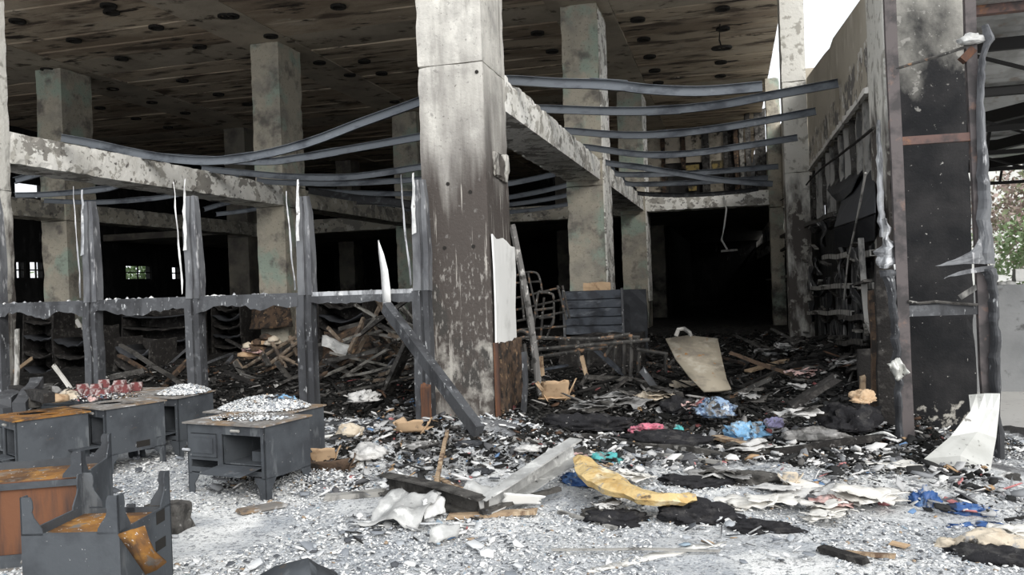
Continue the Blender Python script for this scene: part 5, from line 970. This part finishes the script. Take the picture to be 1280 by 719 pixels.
flat('crumpled_sheet', 'small curled white sheet at the corner of the bent beam', 'metal sheet', [(530, 650), (556, 642), (552, 616, .1), (528, 624, .1)], 'aluminium_white', .06, .04, 8, 8, .006, 7.0, 8)
flat('white_plate', 'oval white plate lying against the bent beam', 'plate', [(626, 632, .02), (675, 630, .03), (682, 620, .1), (630, 616, .12)], 'white_board', .012, .03, 8, 6, .008, 2.0, 4, .5)
flat('metal_flap', 'grey crumpled flap in the ash in front of the bent beam', 'metal sheet', [(535, 680), (572, 672), (575, 657, .05), (538, 660, .06)], 'ash_metal', .05, .03, 8, 6, .006, 9.0, 7)
plank_list = [((560, 645), (672, 640), .07, .03, 'wood_raw', 'greyed wooden lath in front of the bent beam', .03), ((600, 641), (700, 612), .05, .03, 'char_grey', 'grey lath under the oval white plate', .05), ((405, 622), (482, 615), .10, .04, 'bar_pale', 'flat pale profile lying left of the bent beam', .03),
    ((300, 640), (352, 630), .14, .02, 'stove_top', 'flat grey plate lying before the open-oven stove', .02), ((545, 600), (560, 535), .035, .03, 'wood_raw', 'thin bent stick at the foot of the fallen steel beam', .1), ((545, 598), (580, 615), .05, .03, 'wood_raw', 'brown curled stick end in the ash heap', .06),
    ((640, 548), (720, 560), .08, .03, 'bar_pale', 'pale strip at the foot of the charred board', .04), ((730, 545), (930, 572), .06, .05, 'char_grey', 'long dark rail lying across the alley mouth', .05), ((790, 565), (900, 578), .04, .03, 'bar_pale', 'thin pale rail beside the long dark one', .04),
    ((894, 545), (945, 560), .10, .03, 'wood_raw', 'orange scorched board in front of the light blue cloth', .08), ((936, 464), (985, 450), .16, .03, 'wood_raw', 'orange brown board high on the alley debris', .12), ((790, 475), (850, 495), .10, .06, 'char_grey', 'dark plank below the tan door panel', .1),
    ((700, 515), (760, 508), .12, .03, 'char', 'black plank beside the brown carton', .06), ((1025, 685), (1082, 702), .07, .03, 'char', 'charred stick in the right foreground', .03), ((1040, 690), (1120, 695), .04, .02, 'wood_raw', 'thin brown splinter beside the charred stick', .02),
    ((1112, 678), (1134, 683), .06, .012, 'cardboard', 'small tan wood chip in the right foreground', .02), ((960, 566), (1100, 548), .06, .06, 'char', 'black beam lying along the foot of the right debris', .06), ((700, 640), (770, 660), .03, .02, 'bar_pale', 'pale splinter left of the black cloth', .02),
    ((690, 690), (900, 690), .022, .01, 'bar_pale', 'thin white strip lying in the foreground ash', .01), ((985, 510), (1045, 472), .20, .05, 'char', 'black board slanting up through the right debris', .15), ((1060, 470), (1088, 474), .10, .02, 'bar_pale', 'short white strip near the right jamb', .25)]
for k, (p0, p1, wd, th, m, lb, dz) in enumerate(plank_list): tag(plank('scrap_plank', GH(*p0, dz), GH(*p1, dz), wd, th, m, None, k * 2.1 + .7), lb, 'plank')
# yellow foam slab
c_ = [GH(x, y, .06 + d) for x, y, d in ((727, 576, .12), (742, 590, .12), (765, 606, .1), (795, 620, .07), (830, 627, .05), (868, 626, .03))]; w_ = [.05, .12, .14, .10, .08, .02]
rows = []
for i, p in enumerate(c_):
    d = (c_[min(i + 1, 5)] - c_[max(i - 1, 0)]).normalized(); sd = V((-d.y, d.x, 0)).normalized(); rows.append([p - sd * w_[i], p - sd * w_[i] * .4 + V((0, 0, .03)), p + sd * w_[i] * .4 + V((0, 0, .02)), p + sd * w_[i] + V((0, 0, -.02))])
rr = []
cols = [smooth_path([r[j] for r in rows], 24) for j in range(4)]
tag(sheet('foam_slab', [[cols[j][i] + V((.03 * nz(cols[j][i], 7, 4), .03 * nz(cols[j][i], 6, 2), .03 * nz(cols[j][i], 9, 1))) for j in range(4)] for i in range(25)], 'foam_yellow', .045, None, False), 'long curved slab of yellow foam in the middle foreground', 'foam')
# tan door panel
r = [[(832, 424, 11.2), (860, 420, 11.3), (897, 424, 11.3)], [(845, 450, 10.7), (872, 447, 10.8), (903, 452, 10.8)], [(862, 472, 10.3), (885, 470, 10.35), (908, 474, 10.4)], [(880, 490, 10.0), (898, 489, 10.0), (914, 487, 10.1)]]
tag(sheet('tan_sheet', [[AtY(*p) for p in q] for q in r], 'door_tan', .02), 'tan curved door panel leaning in the alley debris', 'panel')
tag(MB().tube([AtY(x, y, 11.3) for x, y in ((845, 420), (848, 412), (855, 411), (862, 416), (864, 424))], .03, 7).obj('hose_loop', 'bar_pale'), 'pale hose loop behind the top of the tan door panel', 'hose')
# heaps of cloth, paper and cartons: (name, label, category, px, py, rx, ry, h, material, rot)
heaps = [('cloth_heap', 'black burnt cloth heap below the yellow foam', 'cloth', 775, 652, .26, .14, .09, 'cloth_black', .1), ('cloth_heap', 'black burnt bundle at the right end of the yellow foam', 'cloth', 872, 648, .34, .17, .14, 'cloth_black', .2),
    ('cloth_heap', 'small black cloth right of the burnt bundle', 'cloth', 955, 662, .24, .10, .07, 'cloth_black', .0), ('cloth_heap', 'white cloth wad beside the black cloth below the foam', 'cloth', 752, 642, .14, .08, .08, 'cloth_white', .5),
    ('paper_heap', 'pale paper sheets spread right of the burnt bundle', 'paper', 948, 634, .33, .12, .05, 'paper_white', .1), ('paper_heap', 'pale folded paper behind the spread sheets', 'paper', 1003, 621, .38, .11, .05, 'cloth_white', .0), ('paper_heap', 'crumpled white and rose paper left of the blue plastic', 'paper', 1075, 628, .30, .16, .09, 'paper_white', .3),
    ('paper_heap', 'rose tinted paper wad left of the blue plastic', 'paper', 1045, 640, .20, .12, .07, 'cloth_rose', .8), ('carton_scrap', 'upright cream carton scrap in the middle foreground', 'carton', 988, 606, .07, .03, .10, 'paper_cream', .1), ('paper_heap', 'white paper beside the upright carton scrap', 'paper', 1020, 650, .22, .1, .05, 'paper_white', 1.0),
    ('plastic_scrap', 'blue plastic rag standing up left of the bright metal sheet', 'plastic', 1157, 632, .11, .08, .15, 'plastic_blue', .2), ('plastic_scrap', 'blue plastic rag right of the standing one', 'plastic', 1212, 640, .18, .09, .07, 'plastic_blue', .0), ('plastic_scrap', 'flat blue plastic strip nearest the right edge', 'plastic', 1220, 660, .24, .05, .04, 'plastic_blue', .2),
    ('plastic_scrap', 'blue plastic under the left end of the yellow foam', 'plastic', 728, 603, .19, .10, .09, 'plastic_blue', -.2), ('plastic_scrap', 'blue scrap under the crumpled sheet by the bent beam', 'plastic', 556, 634, .08, .05, .05, 'plastic_blue', 0), ('cloth_heap', 'pink cloth at the upper end of the yellow foam', 'cloth', 718, 578, .10, .12, .11, 'cloth_rose', .3),
    ('cloth_heap', 'teal cloth behind the yellow foam', 'cloth', 758, 577, .20, .10, .08, 'cloth_teal', 0), ('cloth_heap', 'light blue cloth in the alley mouth', 'cloth', 932, 542, .24, .17, .16, 'cloth_blue', .3), ('cloth_heap', 'blue checked cloth left of the light blue one', 'cloth', 893, 515, .24, .16, .17, 'cloth_check', 0),
    ('cloth_heap', 'pink cloth lying left of the checked cloth', 'cloth', 812, 533, .17, .08, .06, 'cloth_pink', .1), ('cloth_heap', 'small turquoise rag right of the pink cloth', 'cloth', 848, 536, .06, .05, .06, 'cloth_teal', 0), ('cloth_heap', 'lilac cloth right of the light blue one', 'cloth', 968, 530, .11, .09, .1, 'cloth_lilac', 0),
    ('cloth_heap', 'dark red cloth wedged near the pink one', 'cloth', 798, 537, .12, .08, .06, 'cloth_pink', .5), ('cloth_heap', 'rose cloth beside the black bag in the alley', 'cloth', 862, 514, .08, .07, .12, 'cloth_rose', 0), ('black_bag', 'black bag behind the rose cloth', 'bag', 846, 510, .20, .16, .18, 'cloth_black', 0),
    ('cloth_heap', 'cream scorched cloth below the tan door panel', 'cloth', 826, 503, .26, .16, .18, 'paper_cream', .4), ('cloth_heap', 'grey cloth bundle in the middle of the alley mouth', 'cloth', 778, 509, .26, .16, .20, 'cloth_grey', .1), ('cloth_heap', 'grey flat cloth left of the grey bundle', 'cloth', 740, 512, .26, .12, .10, 'cloth_grey', 0),
    ('cloth_heap', 'black mat of burnt cloth before the bed frame', 'cloth', 735, 530, .60, .22, .16, 'cloth_black', 0), ('cloth_heap', 'black heap of burnt cloth right of the grey bundle', 'cloth', 830, 550, .50, .2, .12, 'cloth_black', .1), ('carton_scrap', 'brown open carton right of the leaning pole', 'carton', 696, 497, .22, .16, .26, 'cardboard', .1),
    ('carton_scrap', 'cream carton sheet below the tan door panel', 'carton', 862, 482, .26, .10, .10, 'paper_cream', .1), ('paper_roll', 'grey white rolled mat in the right debris', 'roll', 1018, 545, .36, .14, .13, 'cloth_grey', .1), ('cloth_heap', 'white cloth above the rolled mat', 'cloth', 1000, 524, .22, .13, .13, 'cloth_white', 0),
    ('cloth_heap', 'white cloth left of the black beam', 'cloth', 945, 565, .30, .11, .08, 'cloth_white', .1), ('cloth_heap', 'pale rag on the black slanting board', 'cloth', 1000, 487, .13, .1, .12, 'cloth_white', 0), ('cloth_heap', 'grey white lump left of the slanting board', 'cloth', 938, 500, .16, .12, .14, 'cloth_grey', 0), ('cloth_heap', 'rose pillow high in the right debris', 'cloth', 1012, 470, .22, .12, .12, 'cloth_rose', .2),
    ('cloth_heap', 'pale lump high in the alley debris', 'cloth', 968, 447, .26, .15, .16, 'cloth_grey', 0), ('cloth_heap', 'white hanging rag beside the low grey rails', 'cloth', 1034, 438, .10, .1, .26, 'cloth_white', 0), ('cloth_heap', 'pale folded stack under the low grey rails', 'cloth', 1066, 460, .18, .15, .14, 'cloth_grey', 0), ('cloth_heap', 'dark red rag in the right debris', 'cloth', 1050, 452, .15, .1, .1, 'cloth_pink', 0),
    ('cloth_heap', 'white wad left of the low grey rails', 'cloth', 988, 440, .22, .12, .2, 'cloth_white', 0), ('black_bag', 'black bag full of scraps at the foot of the right jamb', 'bag', 1062, 530, .30, .22, .26, 'cloth_black', 0), ('cloth_heap', 'orange brown rag beside the right jamb', 'cloth', 1078, 498, .12, .1, .1, 'cardboard', 0),
    ('carton_scrap', 'brown burnt carton right of the open-oven stove', 'carton', 412, 588, .24, .20, .13, 'char_brown', .4), ('carton_scrap', 'tan torn carton face on the burnt carton', 'carton', 402, 578, .16, .10, .16, 'cardboard', .5), ('foam_lump', 'cream foam lump behind the burnt carton', 'lump', 437, 540, .18, .12, .13, 'paper_cream', .2), ('foam_lump', 'white foam block in the ash behind the bent beam', 'lump', 460, 570, .20, .14, .14, 'cloth_white', .1),
    ('foam_lump', 'whitish wad below the tangled bars', 'lump', 455, 497, .24, .14, .14, 'cloth_white', .4), ('carton_scrap', 'brown carton wedge at the foot of the last mullion', 'carton', 516, 536, .18, .12, .12, 'cardboard', .0), ('plaster_lump', 'white plaster lump on the ash heap', 'lump', 420, 610, .10, .08, .06, 'cloth_white', 0), ('plaster_lump', 'grey plaster slab on the ash heap at the big pillar', 'lump', 525, 560, .18, .1, .07, 'cloth_grey', .2),
    ('plaster_lump', 'dark flat flake on the ash heap', 'lump', 600, 590, .14, .1, .04, 'slab_sheet', 0), ('plaster_lump', 'grey slate flake at the foot of the fallen steel beam', 'lump', 588, 556, .18, .1, .05, 'slab_sheet', .2), ('plaster_lump', 'white plaster lump at the pillar foot', 'lump', 660, 562, .14, .1, .06, 'cloth_white', .2), ('paper_heap', 'white paper in the ash right of the bent beam', 'paper', 790, 600, .16, .08, .05, 'paper_white', 0),
    ('paper_heap', 'white papers left of the light blue cloth end', 'paper', 1110, 590, .25, .12, .05, 'paper_white', 0), ('burnt_mattress', 'burnt black edged mattress piece in the bottom right corner', 'mattress', 1248, 700, .34, .15, .10, 'cloth_black', -.3), ('foam_lump', 'cream foam face on the burnt mattress piece', 'lump', 1245, 690, .26, .13, .17, 'paper_cream', -.3), ('foam_lump', 'tan lump left of the burnt mattress piece', 'lump', 1186, 684, .10, .07, .07, 'paper_cream', 0),
    ('paper_heap', 'white board scrap at the right picture edge', 'paper', 1275, 672, .2, .12, .06, 'paper_white', 0), ('plaster_lump', 'white stone lump right of the metal sheet', 'lump', 1262, 598, .1, .08, .06, 'cloth_white', 0), ('cloth_heap', 'blue rag in the ash on the rear stove', 'cloth', 350, 505, .16, .07, .05, 'cloth_blue', .3), ('cloth_heap', 'brownish rag under the tan chip', 'cloth', 905, 600, .3, .12, .06, 'cloth_grey', 0),
    ('cloth_heap', 'dark rag behind the spread paper sheets', 'cloth', 870, 605, .34, .14, .08, 'cloth_black', 0), ('cloth_heap', 'grey brown rag behind the upright carton scrap', 'cloth', 945, 602, .3, .11, .08, 'char_grey', 0)]
for k, (nm, lb, cat, px, py, rx, ry, h, m, rz) in enumerate(heaps):
    if 'rear stove' in lb: p = G(px, py, .62); p = V((p.x, p.y, .66))
    else:
        p = GH(px, py)
        if p.y > 7.6: p = GH(px, py + 2, .07)
    if nm == 'carton_scrap':
        t = T(nm, lb, cat, p); rg = random.Random(k); ex = V((math.cos(rz), math.sin(rz), 0)); ey = V((-ex.y, ex.x, 0)); up = V((0, 0, 1))
        for j, (c, u, v) in enumerate(((ey * ry * .3 + up * .02, ex * rx, ey * ry * .8), (ey * ry * -.6 + up * h * .45, ex * rx * .8, up * h * .5 - ey * h * .25), (ex * rx * .8 + up * h * .4, ey * ry * .8, up * h * .5 + ex * h * .3), (ex * -rx * .7 + ey * ry * .3 + up * h * .35, ey * ry * .9, up * h * .45 - ex * h * .35))):
            quad_sheet('carton_flap', c - u - v, c + u - v, c + u + v, c - u + v, 6, 5, .03, m, 6, k + j * 3.0, .008, t, .3)
        continue
    if nm == 'paper_heap' or (m in ('cloth_white', 'cloth_grey', 'paper_cream', 'cloth_rose') and cat == 'cloth'):
        t = T(nm, lb, cat, p); rg = random.Random(k)              # loose crumpled pages or rags lying over each other
        for j in range(5):
            an = rz + rg.uniform(-.7, .7); u = V((math.cos(an), math.sin(an), rg.uniform(-.15, .15))) * rx * rg.uniform(.45, .8); v = V((-math.sin(an), math.cos(an), rg.uniform(-.1, .2))) * ry * rg.uniform(.6, 1.0)
            c = V((rg.uniform(-.5, .5) * rx, rg.uniform(-.5, .5) * ry, .015 + h * (.15 + .16 * j)))
            quad_sheet('rag' if cat == 'cloth' else 'page', c - u - v, c + u - v, c + u + v, c - u + v, 11, 8, .025 + .15 * h, m if j % 4 else ('paper_white' if cat == 'paper' else 'char_grey'), 5 + 2 * (j % 3), k + j * 3.0, .006, t, .6)
        continue
    tag(blob(nm, p, rx * .8, ry * .85, h * .75, m, k * 1.37 + .2, rz, .55 if cat in ('cloth', 'paper', 'bag', 'plastic') else .35, 4, 4), lb, cat)
# white cable and small wires
tag(MB().tube(smooth_path([GH(x, y, .05) for x, y in ((925, 560), (970, 560), (1020, 556), (1060, 552), (1085, 545), (1105, 541), (1120, 548))], 24), .014, 6).obj('white_cable', 'cable_white'), 'white cable curving along the foot of the right debris', 'cable')
tag(MB().tube(smooth_path([GH(x, y, .06) for x, y in ((378, 570), (385, 556), (398, 548), (416, 545))], 14), .018, 6).obj('white_cable', 'cable_white'), 'short white hose beside the open-oven stove', 'cable')
